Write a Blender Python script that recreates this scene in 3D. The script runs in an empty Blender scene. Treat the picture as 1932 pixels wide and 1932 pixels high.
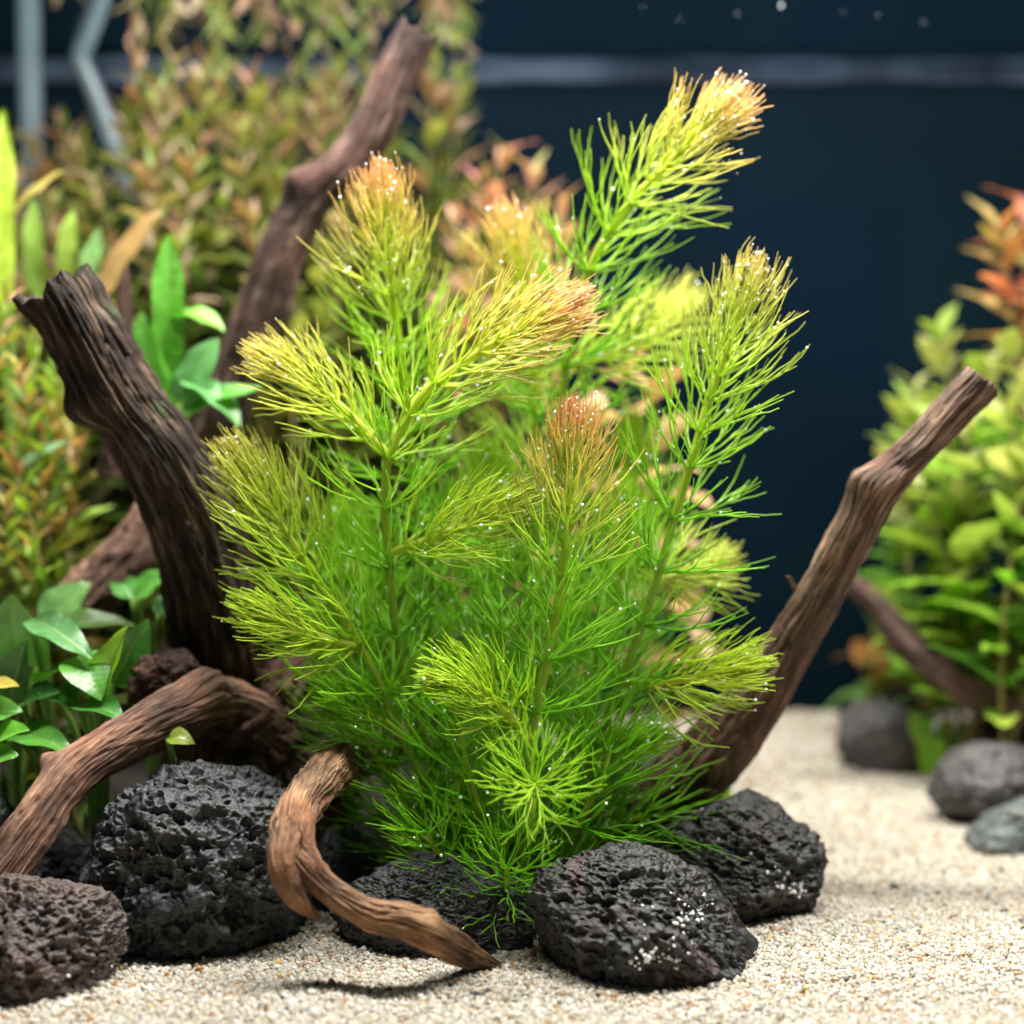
import bpy, bmesh, math, random
import numpy as np
from mathutils import Vector, Matrix
from mathutils.bvhtree import BVHTree

# ------------------------------------------------------------------ camera, light, exposure
SC = bpy.context.scene
COL = SC.collection
T15 = math.tan(math.radians(15.0))
CAM = np.array([0.0, -0.578, 0.171])
PITCH = math.radians(5.0)
cam_d = bpy.data.cameras.new('camera')
cam = bpy.data.objects.new('camera', cam_d)
COL.objects.link(cam)
cam.location = CAM
cam.rotation_euler = (math.radians(90) - PITCH, 0, 0)
cam_d.sensor_width = 36
cam_d.lens = 18 / T15
cam_d.clip_start = 0.01
cam_d.clip_end = 20
cam_d.dof.use_dof = True
cam_d.dof.focus_distance = 0.534
cam_d.dof.aperture_fstop = 5.4
SC.camera = cam

W = bpy.data.worlds.new('World')
SC.world = W
W.use_nodes = True
W.node_tree.nodes['Background'].inputs[0].default_value = (0.80, 0.90, 1.0, 1)
W.node_tree.nodes['Background'].inputs[1].default_value = 0.04

def area(name, loc, rot, sx, sy, power, col):
    d = bpy.data.lights.new(name, 'AREA')
    d.shape = 'RECTANGLE'
    d.size, d.size_y, d.energy, d.color = sx, sy, power, col
    o = bpy.data.objects.new(name, d)
    COL.objects.link(o)
    o.location = loc
    o.rotation_euler = rot
    return o
# the two LED bars of the tank lamp hanging above the water, outside the frame
area('tank_lamp', (0.06, -0.03, 0.47), (math.radians(-1), 0, 0), 0.55, 0.05, 8.8, (1.0, 0.965, 0.90))
area('tank_lamp', (0.02, 0.14, 0.50), (math.radians(5), 0, 0), 0.70, 0.05, 3.0, (1.0, 0.97, 0.92))

VS = SC.view_settings
VS.view_transform = 'Standard'
VS.look = 'None'
VS.exposure = 0.0
VS.gamma = 1.0
VS.use_curve_mapping = False
SC.cycles.use_denoising = True
SC.cycles.max_bounces = 5
SC.cycles.diffuse_bounces = 3
SC.cycles.glossy_bounces = 3
SC.cycles.use_adaptive_sampling = True
SC.cycles.adaptive_threshold = 0.04
SC.cycles.adaptive_min_samples = 16
SC.cycles.transparent_max_bounces = 12
SC.cycles.sample_clamp_indirect = 6.0
SC.cycles.caustics_reflective = False
SC.cycles.caustics_refractive = False

# ------------------------------------------------------------------ helpers
RNG = np.random.default_rng(7)
random.seed(7)
FWD = np.array([0, math.cos(PITCH), -math.sin(PITCH)])
UP = np.array([0, math.sin(PITCH), math.cos(PITCH)])
RIGHT = np.array([1.0, 0, 0])

def ray(u, v):
    return FWD + RIGHT * ((u - 966) / 966 * T15) + UP * ((966 - v) / 966 * T15)
def P(u, v, y):
    """picture point (1932 px wide view of the photo) -> point at the depth y"""
    d = ray(u, v)
    return CAM + d * ((y - CAM[1]) / d[1])
def G(u, v, z=0.0):
    """picture point -> point on the sand"""
    d = ray(u, v)
    return CAM + d * ((z - CAM[2]) / d[2])
def PX(y, z=0.1):
    """metres per picture pixel at depth y"""
    d = float(np.dot(np.array([0, y, z]) - CAM, FWD))
    return d * T15 / 966

def _hash(ix, iy, iz, seed):
    h = (ix.astype(np.uint32) * np.uint32(374761393) + iy.astype(np.uint32) * np.uint32(668265263)
         + iz.astype(np.uint32) * np.uint32(2246822519) + np.uint32(seed * 3266489917 & 0xffffffff))
    h = (h ^ (h >> np.uint32(13))) * np.uint32(1274126177)
    h = (h ^ (h >> np.uint32(16))) * np.uint32(2654435761)
    h = h ^ (h >> np.uint32(15))
    return h.astype(np.float64) / 4294967295.0 * 2 - 1
def vnoise(p, seed=0):
    p = np.asarray(p, dtype=np.float64)
    f = np.floor(p)
    i = f.astype(np.int64)
    t = p - f
    t = t * t * t * (t * (t * 6 - 15) + 10)
    out = 0
    for a in (0, 1):
        wa = t[..., 0] if a else 1 - t[..., 0]
        for b in (0, 1):
            wb = t[..., 1] if b else 1 - t[..., 1]
            for c in (0, 1):
                wc = t[..., 2] if c else 1 - t[..., 2]
                out = out + wa * wb * wc * _hash(i[..., 0] + a, i[..., 1] + b, i[..., 2] + c, seed)
    return out
def fbm(p, seed=0, octs=4, gain=0.5):
    s, a, tot = 0, 1.0, 0
    p = np.asarray(p, dtype=np.float64)
    for k in range(octs):
        s = s + a * vnoise(p, seed + k * 17)
        tot += a
        a *= gain
        p = p * 2.03 + 11.3
    return s / tot

def norm(v):
    v = np.asarray(v, dtype=np.float64)
    return v / (np.linalg.norm(v, axis=-1, keepdims=True) + 1e-12)
def catmull(pts, n):
    pts = np.asarray(pts, dtype=np.float64)
    ext = np.vstack([2 * pts[0] - pts[1], pts, 2 * pts[-1] - pts[-2]])
    m = len(pts) - 1
    t = np.linspace(0, m, n)
    k = np.minimum(t.astype(int), m - 1)
    f = (t - k)[:, None]
    p0, p1, p2, p3 = ext[k], ext[k + 1], ext[k + 2], ext[k + 3]
    return 0.5 * (2 * p1 + (p2 - p0) * f + (2 * p0 - 5 * p1 + 4 * p2 - p3) * f ** 2 + (3 * p1 - p0 - 3 * p2 + p3) * f ** 3)
def resample(pts, n):
    c = catmull(pts, max(200, n))
    s = np.concatenate([[0], np.cumsum(np.linalg.norm(np.diff(c[:, :3], axis=0), axis=1))])
    q = np.linspace(0, s[-1], n)
    return np.stack([np.interp(q, s, c[:, k]) for k in range(c.shape[1])], 1), q
def frames(c):
    T = norm(np.gradient(c, axis=0))
    n0 = np.cross(T[0], [0.3, 0.9, 0.2])
    N = [n0 / np.linalg.norm(n0)]
    for i in range(1, len(c)):
        n = N[-1] - T[i] * np.dot(N[-1], T[i])
        N.append(n / np.linalg.norm(n))
    N = np.array(N)
    return T, N, np.cross(T, N)

def mesh_from(name, verts, faces, smooth=True):
    """verts (n,3), faces (m,k) or list of such arrays"""
    if not isinstance(faces, list):
        faces = [faces]
    me = bpy.data.meshes.new(name)
    verts = np.asarray(verts, dtype=np.float32)
    me.vertices.add(len(verts))
    me.vertices.foreach_set('co', verts.ravel())
    tot = np.concatenate([np.full(len(f), f.shape[1], dtype=np.int32) for f in faces])
    idx = np.concatenate([np.asarray(f, dtype=np.int32).ravel() for f in faces])
    me.loops.add(len(idx))
    me.loops.foreach_set('vertex_index', idx)
    me.polygons.add(len(tot))
    me.polygons.foreach_set('loop_start', np.concatenate([[0], np.cumsum(tot)[:-1]]).astype(np.int32))
    me.polygons.foreach_set('loop_total', tot)
    me.update(calc_edges=True)
    me.polygons.foreach_set('use_smooth', np.full(len(tot), smooth, dtype=bool))
    me.update()
    return me
def attr_col(me, cols, name='col'):
    a = me.attributes.new(name, 'FLOAT_COLOR', 'POINT')
    c = np.ones((len(cols), 4), dtype=np.float32)
    c[:, :3] = cols
    a.data.foreach_set('color', c.ravel())
def attr_vec(me, v, name):
    a = me.attributes.new(name, 'FLOAT_VECTOR', 'POINT')
    a.data.foreach_set('vector', np.asarray(v, dtype=np.float32).ravel())
def attr_f(me, v, name):
    a = me.attributes.new(name, 'FLOAT', 'POINT')
    a.data.foreach_set('value', np.asarray(v, dtype=np.float32))
def link(name, me, mat, parent=None, loc=None):
    o = bpy.data.objects.new(name, me)
    COL.objects.link(o)
    if mat is not None and me is not None and len(me.materials) == 0:
        me.materials.append(mat)
    if parent is not None:
        o.parent = parent
    if loc is not None:
        o.location = loc
    return o
def empty(name, loc):
    o = bpy.data.objects.new(name, None)
    COL.objects.link(o)
    o.location = loc
    o.empty_display_size = 0.01
    return o
def tag(o, label, cat=None, group=None, kind=None):
    if label: o['label'] = label
    if cat: o['category'] = cat
    if group: o['group'] = group
    if kind: o['kind'] = kind
    return o

# ------------------------------------------------------------------ materials
def new_mat(name):
    m = bpy.data.materials.new(name)
    m.use_nodes = True
    nt = m.node_tree
    nt.nodes.clear()
    return m, nt
class NT:
    def __init__(self, nt): self.nt = nt
    def n(self, t, **kw):
        nd = self.nt.nodes.new(t)
        for k, v in kw.items(): setattr(nd, k, v)
        return nd
    def l(self, a, b): self.nt.links.new(a, b)
    def noise(self, vec, scale, detail=4, rough=0.55):
        t = self.n('ShaderNodeTexNoise')
        t.inputs['Scale'].default_value = scale
        t.inputs['Detail'].default_value = detail
        t.inputs['Roughness'].default_value = rough
        if vec is not None: self.l(vec, t.inputs['Vector'])
        return t.outputs[0]
    def ramp(self, fac, stops):
        r = self.n('ShaderNodeValToRGB')
        el = r.color_ramp.elements
        while len(el) < len(stops): el.new(0.5)
        for e, (p, c) in zip(el, stops):
            e.position = p
            e.color = (*c, 1) if len(c) == 3 else c
        self.l(fac, r.inputs[0])
        return r.outputs[0]
    def mix(self, fac, a, b, mode='MIX'):
        m = self.n('ShaderNodeMix', data_type='RGBA', blend_type=mode)
        for s, x in ((m.inputs[0], fac), (m.inputs[6], a), (m.inputs[7], b)):
            if isinstance(x, (int, float)): s.default_value = x
            elif isinstance(x, tuple): s.default_value = (*x, 1)
            else: self.l(x, s)
        return m.outputs[2]
    def math(self, op, a, b=0.0):
        m = self.n('ShaderNodeMath', operation=op)
        for s, x in ((m.inputs[0], a), (m.inputs[1], b)):
            if isinstance(x, (int, float)): s.default_value = x
            else: self.l(x, s)
        return m.outputs[0]
    def bump(self, h, strength, dist, nrm=None):
        b = self.n('ShaderNodeBump')
        b.inputs['Strength'].default_value = strength
        b.inputs['Distance'].default_value = dist
        self.l(h, b.inputs['Height'])
        if nrm is not None: self.l(nrm, b.inputs['Normal'])
        return b.outputs[0]
    def out(self, sh):
        o = self.n('ShaderNodeOutputMaterial')
        self.l(sh, o.inputs[0])

def setp(b, **kw):
    for k, v in kw.items():
        k = k.replace('_', ' ')
        b.inputs[k].default_value = v

def mat_leafy(name, src, trans=0.45, rough=0.38, spec=0.5, vein=False, warm=(1.15, 1.05, 0.6)):
    """src: 'attr' -> vertex colour 'col', 'obj' -> object colour"""
    m, nt = new_mat(name)
    N = NT(nt)
    if src == 'attr':
        c = N.n('ShaderNodeAttribute', attribute_name='col').outputs['Color']
    else:
        c = N.n('ShaderNodeObjectInfo').outputs['Color']
    tc = N.n('ShaderNodeTexCoord').outputs['Object']
    if src != 'attr':
        v = N.noise(tc, 3.0 if not vein else 260, 3)
        c = N.mix(1.0, c, N.ramp(v, [(0.3, (0.72, 0.75, 0.7)), (0.7, (1.2, 1.15, 1.1))]), 'MULTIPLY')
    if vein:
        ln = N.n('ShaderNodeAttribute', attribute_name='leaf').outputs['Vector']
        sp = N.n('ShaderNodeSeparateXYZ'); N.l(ln, sp.inputs[0])
        mid = N.ramp(N.math('ABSOLUTE', sp.outputs[1]), [(0.0, (1, 1, 1)), (0.10, (0, 0, 0))])
        c = N.mix(N.math('MULTIPLY', mid, 0.35), c, (0.32, 0.50, 0.12))
        side = N.math('SINE', N.math('MULTIPLY', N.math('SUBTRACT', sp.outputs[0], N.math('MULTIPLY', N.math('ABSOLUTE', sp.outputs[1]), 0.22)), 62.0))
        sv = N.ramp(side, [(0.80, (0, 0, 0)), (1.0, (1, 1, 1))])
        c = N.mix(N.math('MULTIPLY', sv, 0.05), c, (0.25, 0.42, 0.12))
    b = N.n('ShaderNodeBsdfPrincipled')
    N.l(c, b.inputs['Base Color'])
    setp(b, Roughness=rough, Specular_IOR_Level=spec)
    if vein:
        nb = N.bump(N.noise(tc, 900, 3), 0.25, 0.0006)
        nb = N.bump(side, 0.08, 0.0003, nb)
        N.l(nb, b.inputs['Normal'])
    t = N.n('ShaderNodeBsdfTranslucent')
    N.l(N.mix(1.0, c, warm, 'MULTIPLY'), t.inputs[0])
    ms = N.n('ShaderNodeMixShader')
    ms.inputs[0].default_value = trans
    N.l(b.outputs[0], ms.inputs[1])
    N.l(t.outputs[0], ms.inputs[2])
    N.out(ms.outputs[0])
    return m

def mat_wood(name, dark, mid, light, moss=0.0, seed=0.0, mosscol=(0.035, 0.085, 0.02)):
    m, nt = new_mat(name)
    N = NT(nt)
    g = N.n('ShaderNodeAttribute', attribute_name='grain').outputs['Vector']
    tc = N.n('ShaderNodeTexCoord').outputs['Object']
    st = N.noise(g, 420, 7, 0.62)
    fine = N.noise(g, 1700, 4, 0.6)
    big = N.noise(tc, 48 + seed, 4)
    c = N.ramp(st, [(0.30, dark), (0.50, mid), (0.72, light)])
    tone = N.ramp(big, [(0.32, (0.30, 0.28, 0.28)), (0.5, (0.85, 0.85, 0.85)), (0.68, (1.55, 1.42, 1.30))])
    c = N.mix(1.0, c, tone, 'MULTIPLY')
    c = N.mix(0.5, c, N.ramp(fine, [(0.3, (0.45, 0.45, 0.45)), (0.7, (1.4, 1.4, 1.4))]), 'MULTIPLY')
    red = N.noise(tc, 31 + seed * 2, 3)
    c = N.mix(N.math('MULTIPLY', N.ramp(red, [(0.5, (0, 0, 0)), (0.66, (1, 1, 1))]), 0.35), c, (mid[0] * 1.5, mid[1] * 0.95, mid[2] * 0.8))
    if moss > 0:
        mk = N.noise(tc, 70 + seed, 5, 0.65)
        mk = N.ramp(mk, [(0.66 - moss * 0.2, (0, 0, 0)), (0.74 - moss * 0.2, (1, 1, 1))])
        c = N.mix(N.math('MULTIPLY', mk, 0.75), c, mosscol)
    b = N.n('ShaderNodeBsdfPrincipled')
    N.l(c, b.inputs['Base Color'])
    setp(b, Roughness=0.72, Specular_IOR_Level=0.28)
    h = N.bump(st, 0.9, 0.0024)
    h = N.bump(fine, 0.7, 0.0009, h)
    h = N.bump(N.noise(tc, 1400, 3), 0.25, 0.0004, h)
    N.l(h, b.inputs['Normal'])
    N.out(b.outputs[0])
    return m

def mat_lava(name, base, tint, tint2, speck=0.3):
    m, nt = new_mat(name)
    N = NT(nt)
    tc = N.n('ShaderNodeTexCoord').outputs['Object']
    big = N.noise(tc, 55, 4)
    mid = N.noise(tc, 240, 5, 0.65)
    c = N.ramp(mid, [(0.28, tuple(x * 0.55 for x in base)), (0.55, base), (0.75, tuple(x * 2.1 for x in base))])
    c = N.mix(N.math('MULTIPLY', N.ramp(big, [(0.5, (0, 0, 0)), (0.66, (1, 1, 1))]), 0.65), c, tint)
    c = N.mix(N.math('MULTIPLY', N.ramp(N.noise(tc, 90, 3), [(0.56, (0, 0, 0)), (0.7, (1, 1, 1))]), 0.7), c, tint2)
    sp = N.noise(tc, 700, 2)
    c = N.mix(N.math('MULTIPLY', N.ramp(sp, [(0.70, (0, 0, 0)), (0.76, (1, 1, 1))]), speck), c, (0.30, 0.31, 0.33))
    b = N.n('ShaderNodeBsdfPrincipled')
    N.l(c, b.inputs['Base Color'])
    setp(b, Roughness=0.55, Specular_IOR_Level=0.45)
    vo = N.n('ShaderNodeTexVoronoi', feature='SMOOTH_F1')
    vo.inputs['Scale'].default_value = 620
    N.l(tc, vo.inputs['Vector'])
    h = N.bump(vo.outputs['Distance'], 0.45, 0.0008)
    h = N.bump(N.noise(tc, 1500, 4, 0.6), 0.4, 0.0005, h)
    N.l(h, b.inputs['Normal'])
    N.out(b.outputs[0])
    return m

def mat_plain(name, col, rough=0.5, spec=0.5, nscale=80, var=0.25, trans=0.0, bump=0.0):
    m, nt = new_mat(name)
    N = NT(nt)
    tc = N.n('ShaderNodeTexCoord').outputs['Object']
    c = N.mix(1.0, col, N.ramp(N.noise(tc, nscale, 4), [(0.3, (1 - var,) * 3), (0.7, (1 + var,) * 3)]), 'MULTIPLY')
    b = N.n('ShaderNodeBsdfPrincipled')
    N.l(c, b.inputs['Base Color'])
    setp(b, Roughness=rough, Specular_IOR_Level=spec, Transmission_Weight=trans)
    if bump: N.l(N.bump(N.noise(tc, nscale * 6, 4), 0.6, bump), b.inputs['Normal'])
    N.out(b.outputs[0])
    return m

M = {}
M['needle'] = mat_leafy('feathery_leaf', 'attr', 0.45, 0.34, 0.5, warm=(1.02, 1.16, 0.6))
M['bgleaf'] = mat_leafy('soft_leaf', 'obj', 0.40, 0.42, 0.45, warm=(1.1, 1.1, 0.6))
M['broad'] = mat_leafy('broad_leaf', 'obj', 0.30, 0.30, 0.55, vein=True, warm=(1.2, 1.3, 0.4))
M['wood_trunk'] = mat_wood('weathered_wood', (0.005, 0.0035, 0.003), (0.032, 0.020, 0.015), (0.20, 0.145, 0.105), 0.30, 0)
M['wood_root'] = mat_wood('red_brown_wood', (0.055, 0.030, 0.022), (0.20, 0.112, 0.078), (0.36, 0.235, 0.165), 0.08, 3)
M['wood_arm'] = mat_wood('tan_wood', (0.055, 0.030, 0.018), (0.23, 0.130, 0.070), (0.42, 0.275, 0.160), 0.06, 7)
M['wood_right'] = mat_wood('grey_brown_wood', (0.040, 0.025, 0.019), (0.165, 0.105, 0.075), (0.36, 0.265, 0.195), 0.08, 5)
M['wood_back'] = mat_wood('dusky_wood', (0.018, 0.011, 0.010), (0.085, 0.050, 0.042), (0.26, 0.175, 0.15), 0.05, 9)
M['wood_stump'] = mat_wood('dark_stump_wood', (0.014, 0.009, 0.007), (0.075, 0.040, 0.028), (0.20, 0.115, 0.08), 0.35, 2)
M['lava'] = mat_lava('black_lava', (0.021, 0.024, 0.027), (0.026, 0.033, 0.041), (0.038, 0.036, 0.027))
M['lava_brown'] = mat_lava('brown_lava', (0.060, 0.044, 0.038), (0.085, 0.050, 0.034), (0.058, 0.050, 0.062))
M['lava_rust'] = mat_lava('rusty_lava', (0.021, 0.022, 0.024), (0.040, 0.037, 0.026), (0.065, 0.030, 0.030))
M['stone_grey'] = mat_lava('grey_stone', (0.085, 0.10, 0.10), (0.11, 0.13, 0.125), (0.15, 0.15, 0.13), 0.1)
M['stone_far'] = mat_lava('far_dark_stone', (0.055, 0.052, 0.055), (0.07, 0.064, 0.06), (0.09, 0.085, 0.07), 0.2)

# bubbles: silvery air beads
m, nt = new_mat('air_bubble'); N = NT(nt)
b = N.n('ShaderNodeBsdfPrincipled')
setp(b, Base_Color=(0.92, 0.96, 1, 1), Roughness=0.06, Specular_IOR_Level=1.0, Transmission_Weight=0.0, IOR=1.33)
N.out(b.outputs[0]); M['bubble'] = m
# sand grains
m, nt = new_mat('sand_grain'); N = NT(nt)
c = N.n('ShaderNodeAttribute', attribute_name='col', attribute_type='INSTANCER').outputs['Color']
tc = N.n('ShaderNodeTexCoord').outputs['Object']
c = N.mix(1.0, c, N.ramp(N.noise(tc, 1.6, 3), [(0.3, (0.78, 0.77, 0.75)), (0.7, (1.1, 1.1, 1.1))]), 'MULTIPLY')
b = N.n('ShaderNodeBsdfPrincipled'); N.l(c, b.inputs['Base Color'])
setp(b, Roughness=0.34, Specular_IOR_Level=0.5)
t = N.n('ShaderNodeBsdfTranslucent'); N.l(c, t.inputs[0])
ms = N.n('ShaderNodeMixShader'); ms.inputs[0].default_value = 0.22
N.l(b.outputs[0], ms.inputs[1]); N.l(t.outputs[0], ms.inputs[2])
N.out(ms.outputs[0]); M['grain'] = m
# sand bed below the loose grains
m, nt = new_mat('sand_bed'); N = NT(nt)
tc = N.n('ShaderNodeTexCoord').outputs['Object']
vo = N.n('ShaderNodeTexVoronoi'); vo.inputs['Scale'].default_value = 620; N.l(tc, vo.inputs['Vector'])
sep = N.n('ShaderNodeSeparateColor'); N.l(vo.outputs['Color'], sep.inputs[0])
c = N.ramp(sep.outputs[0], [(0.0, (0.10, 0.09, 0.08)), (0.03, (0.50, 0.33, 0.17)), (0.10, (0.50, 0.43, 0.31)), (0.6, (0.58, 0.52, 0.41)), (1.0, (0.66, 0.61, 0.52))])
b = N.n('ShaderNodeBsdfPrincipled'); N.l(c, b.inputs['Base Color']); setp(b, Roughness=0.7)
N.l(N.bump(vo.outputs['Distance'], 0.6, 0.001), b.inputs['Normal'])
N.out(b.outputs[0]); M['sand'] = m
# dark blue back panel
m, nt = new_mat('blue_back_panel'); N = NT(nt)
tc = N.n('ShaderNodeTexCoord').outputs['Object']
c = N.mix(N.ramp(N.noise(tc, 5, 3), [(0.35, (0, 0, 0)), (0.65, (1, 1, 1))]), (0.0011, 0.0054, 0.0076), (0.0016, 0.0064, 0.0135))
c = N.mix(N.math('MULTIPLY', N.ramp(N.noise(tc, 9, 3), [(0.52, (0, 0, 0)), (0.72, (1, 1, 1))]), 0.7), c, (0.0025, 0.0095, 0.0100))
b = N.n('ShaderNodeBsdfPrincipled'); N.l(c, b.inputs['Base Color']); setp(b, Roughness=0.6, Specular_IOR_Level=0.02)
N.out(b.outputs[0]); M['panel'] = m
# water surface: clear from straight below, a mirror at a grazing angle
m, nt = new_mat('water_surface'); N = NT(nt)
lw = N.n('ShaderNodeLayerWeight'); lw.inputs[0].default_value = 0.5
f = N.ramp(lw.outputs['Facing'], [(0.50, (0.03, 0.03, 0.03)), (0.72, (0.96, 0.96, 0.96))])
tc = N.n('ShaderNodeTexCoord').outputs['Object']
tr = N.n('ShaderNodeBsdfTransparent')
gl = N.n('ShaderNodeBsdfGlossy'); gl.inputs['Roughness'].default_value = 0.03
gl.inputs['Color'].default_value = (0.86, 0.92, 0.95, 1)
ms = N.n('ShaderNodeMixShader'); N.l(f, ms.inputs[0]); N.l(tr.outputs[0], ms.inputs[1]); N.l(gl.outputs[0], ms.inputs[2])
N.out(ms.outputs[0]); M['water'] = m
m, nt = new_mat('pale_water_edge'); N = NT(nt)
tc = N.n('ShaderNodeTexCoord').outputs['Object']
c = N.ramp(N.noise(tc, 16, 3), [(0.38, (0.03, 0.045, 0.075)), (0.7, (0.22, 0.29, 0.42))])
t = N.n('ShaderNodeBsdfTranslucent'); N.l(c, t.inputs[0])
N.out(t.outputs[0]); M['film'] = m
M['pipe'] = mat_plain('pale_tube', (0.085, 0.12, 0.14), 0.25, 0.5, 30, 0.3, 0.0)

# ------------------------------------------------------------------ setting: sand, back panel, water
def sand_h(x, y):
    p = np.stack([np.asarray(x) * 14, np.asarray(y) * 14, np.zeros_like(np.asarray(x, dtype=float))], -1)
    q = p * 4.3
    return 0.0022 * vnoise(p, 5) + 0.0009 * vnoise(q, 6)
nx, ny = 241, 161
gx, gy = np.meshgrid(np.linspace(-0.62, 0.62, nx), np.linspace(-0.40, 0.30, ny), indexing='ij')
gz = sand_h(gx, gy)
vid = np.arange(nx * ny).reshape(nx, ny)
quads = np.stack([vid[:-1, :-1], vid[1:, :-1], vid[1:, 1:], vid[:-1, 1:]], -1).reshape(-1, 4)
sand = link('sand', mesh_from('sand', np.stack([gx, gy, gz], -1).reshape(-1, 3), quads), M['sand'])
tag(sand, 'bed of pale cream sand under the rocks and plants', kind='structure')

M['soil'] = mat_plain('dark_shade_bank', (0.016, 0.012, 0.009), 0.85, 0.3, 300, 0.6, bump=0.002)  # added dark bank: its colour stands in for the shade behind the rocks
def shade_bank_h(x, y):
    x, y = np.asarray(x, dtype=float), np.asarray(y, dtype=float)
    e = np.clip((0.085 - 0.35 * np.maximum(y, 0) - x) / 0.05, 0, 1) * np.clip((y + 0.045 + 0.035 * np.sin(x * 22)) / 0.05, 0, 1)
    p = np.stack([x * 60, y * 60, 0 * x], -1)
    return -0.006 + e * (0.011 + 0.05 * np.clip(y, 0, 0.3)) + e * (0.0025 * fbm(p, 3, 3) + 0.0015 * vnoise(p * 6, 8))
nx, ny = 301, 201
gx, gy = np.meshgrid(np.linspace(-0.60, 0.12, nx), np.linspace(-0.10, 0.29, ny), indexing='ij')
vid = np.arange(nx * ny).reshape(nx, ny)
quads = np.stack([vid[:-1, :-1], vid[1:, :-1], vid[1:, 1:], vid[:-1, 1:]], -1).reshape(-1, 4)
soil = link('soil', mesh_from('soil', np.stack([gx, gy, shade_bank_h(gx, gy)], -1).reshape(-1, 3), quads), M['soil'])
tag(soil, 'dark earth bank added to stand in for the shade behind the front rocks', kind='structure')

def box(name, lo, hi, mat, parent=None, bevel=0.0):
    bm = bmesh.new()
    bmesh.ops.create_cube(bm, size=1)
    lo, hi = Vector(lo), Vector(hi)
    for v in bm.verts:
        v.co = Vector(((hi[i] - lo[i]) * v.co[i] + (hi[i] + lo[i]) / 2 for i in range(3)))
    if bevel: bmesh.ops.bevel(bm, geom=bm.edges[:], offset=bevel, segments=2, affect='EDGES')
    me = bpy.data.meshes.new(name); bm.to_mesh(me); bm.free()
    return link(name, me, mat, parent)
WZ = 0.2935
panel = box('back_wall', (-0.66, 0.292, -0.02), (0.66, 0.302, 0.46), M['panel'])
tag(panel, 'dark blue back wall of the tank', kind='structure')
nx, ny = 61, 31
gx2, gy2 = np.meshgrid(np.linspace(-0.62, 0.62, nx), np.linspace(0.06, 0.2915, ny), indexing='ij')
vid = np.arange(nx * ny).reshape(nx, ny)
quads = np.stack([vid[:-1, :-1], vid[1:, :-1], vid[1:, 1:], vid[:-1, 1:]], -1).reshape(-1, 4)
water = link('water_surface', mesh_from('water_surface', np.stack([gx2, gy2, np.full_like(gx2, WZ)], -1).reshape(-1, 3), quads), M['water'])
tag(water, 'still water surface seen from below, mirroring the tank', kind='structure')
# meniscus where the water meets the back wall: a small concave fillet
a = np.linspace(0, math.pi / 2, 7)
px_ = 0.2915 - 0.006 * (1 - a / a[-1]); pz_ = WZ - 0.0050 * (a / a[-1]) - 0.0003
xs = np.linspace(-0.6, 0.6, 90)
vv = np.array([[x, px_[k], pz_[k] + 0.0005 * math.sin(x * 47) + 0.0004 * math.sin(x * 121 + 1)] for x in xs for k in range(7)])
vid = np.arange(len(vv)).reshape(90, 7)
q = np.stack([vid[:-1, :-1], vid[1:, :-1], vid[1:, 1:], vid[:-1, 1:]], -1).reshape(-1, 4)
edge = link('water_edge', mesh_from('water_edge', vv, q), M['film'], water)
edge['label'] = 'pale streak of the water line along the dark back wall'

# loose sand grains: too many to count, geometry nodes on a point cloud
def grain_points():
    out = []
    def patch(x0, x1, y0, y1, step, lo, hi, layers):
        for k in range(layers):
            xs = np.arange(x0, x1, step); ys = np.arange(y0, y1, step)
            X, Y = np.meshgrid(xs, ys)
            X = (X + RNG.uniform(-.6, .6, X.shape) * step).ravel(); Y = (Y + RNG.uniform(-.6, .6, Y.shape) * step).ravel()
            S = RNG.uniform(lo, hi, X.shape) * np.where(RNG.random(X.shape) < 0.06, 1.35, 1.0)
            out.append(np.stack([X, Y, sand_h(X, Y) + S * (0.1 + 0.55 * k) + RNG.uniform(-.2, .3, X.shape) * S, S], 1))
    patch(-0.20, 0.20, -0.17, -0.01, 0.00115, 0.00042, 0.00092, 2)
    patch(-0.02, 0.22, -0.01, 0.10, 0.0013, 0.00052, 0.00090, 1)
    patch(-0.02, 0.30, 0.10, 0.29, 0.0022, 0.0009, 0.0014, 1)
    return np.vstack(out)
gp = grain_points()
n = len(gp)
pal = np.array([(0.57, 0.535, 0.455), (0.68, 0.655, 0.60), (0.48, 0.425, 0.33), (0.50, 0.38, 0.24), (0.46, 0.25, 0.09), (0.035, 0.032, 0.03), (0.17, 0.13, 0.10), (0.36, 0.15, 0.09), (0.70, 0.50, 0.16)])
k = RNG.choice(len(pal), n, p=[0.43, 0.302, 0.16, 0.047, 0.02, 0.009, 0.017, 0.008, 0.007])
gc = pal[k] * RNG.uniform(0.88, 1.1, (n, 1))
gp[:, 3] *= np.where((k == 5) & (RNG.random(n) < 0.10), 1.6, 1.0)
me = bpy.data.meshes.new('sand_grains')
me.vertices.add(n)
me.vertices.foreach_set('co', gp[:, :3].astype(np.float32).ravel())
attr_col(me, gc)
attr_vec(me, RNG.uniform(0, 6.28, (n, 3)), 'rot')
attr_vec(me, gp[:, 3:4] * RNG.uniform(0.72, 1.18, (n, 3)), 'scl')
grains = link('sand_grains', me, M['grain'])
tag(grains, 'loose cream, tan and black sand grains covering the tank floor', 'sand', kind='stuff')
ng = bpy.data.node_groups.new('scatter_grains', 'GeometryNodeTree')
ng.interface.new_socket('Geometry', in_out='INPUT', socket_type='NodeSocketGeometry')
ng.interface.new_socket('Geometry', in_out='OUTPUT', socket_type='NodeSocketGeometry')
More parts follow.
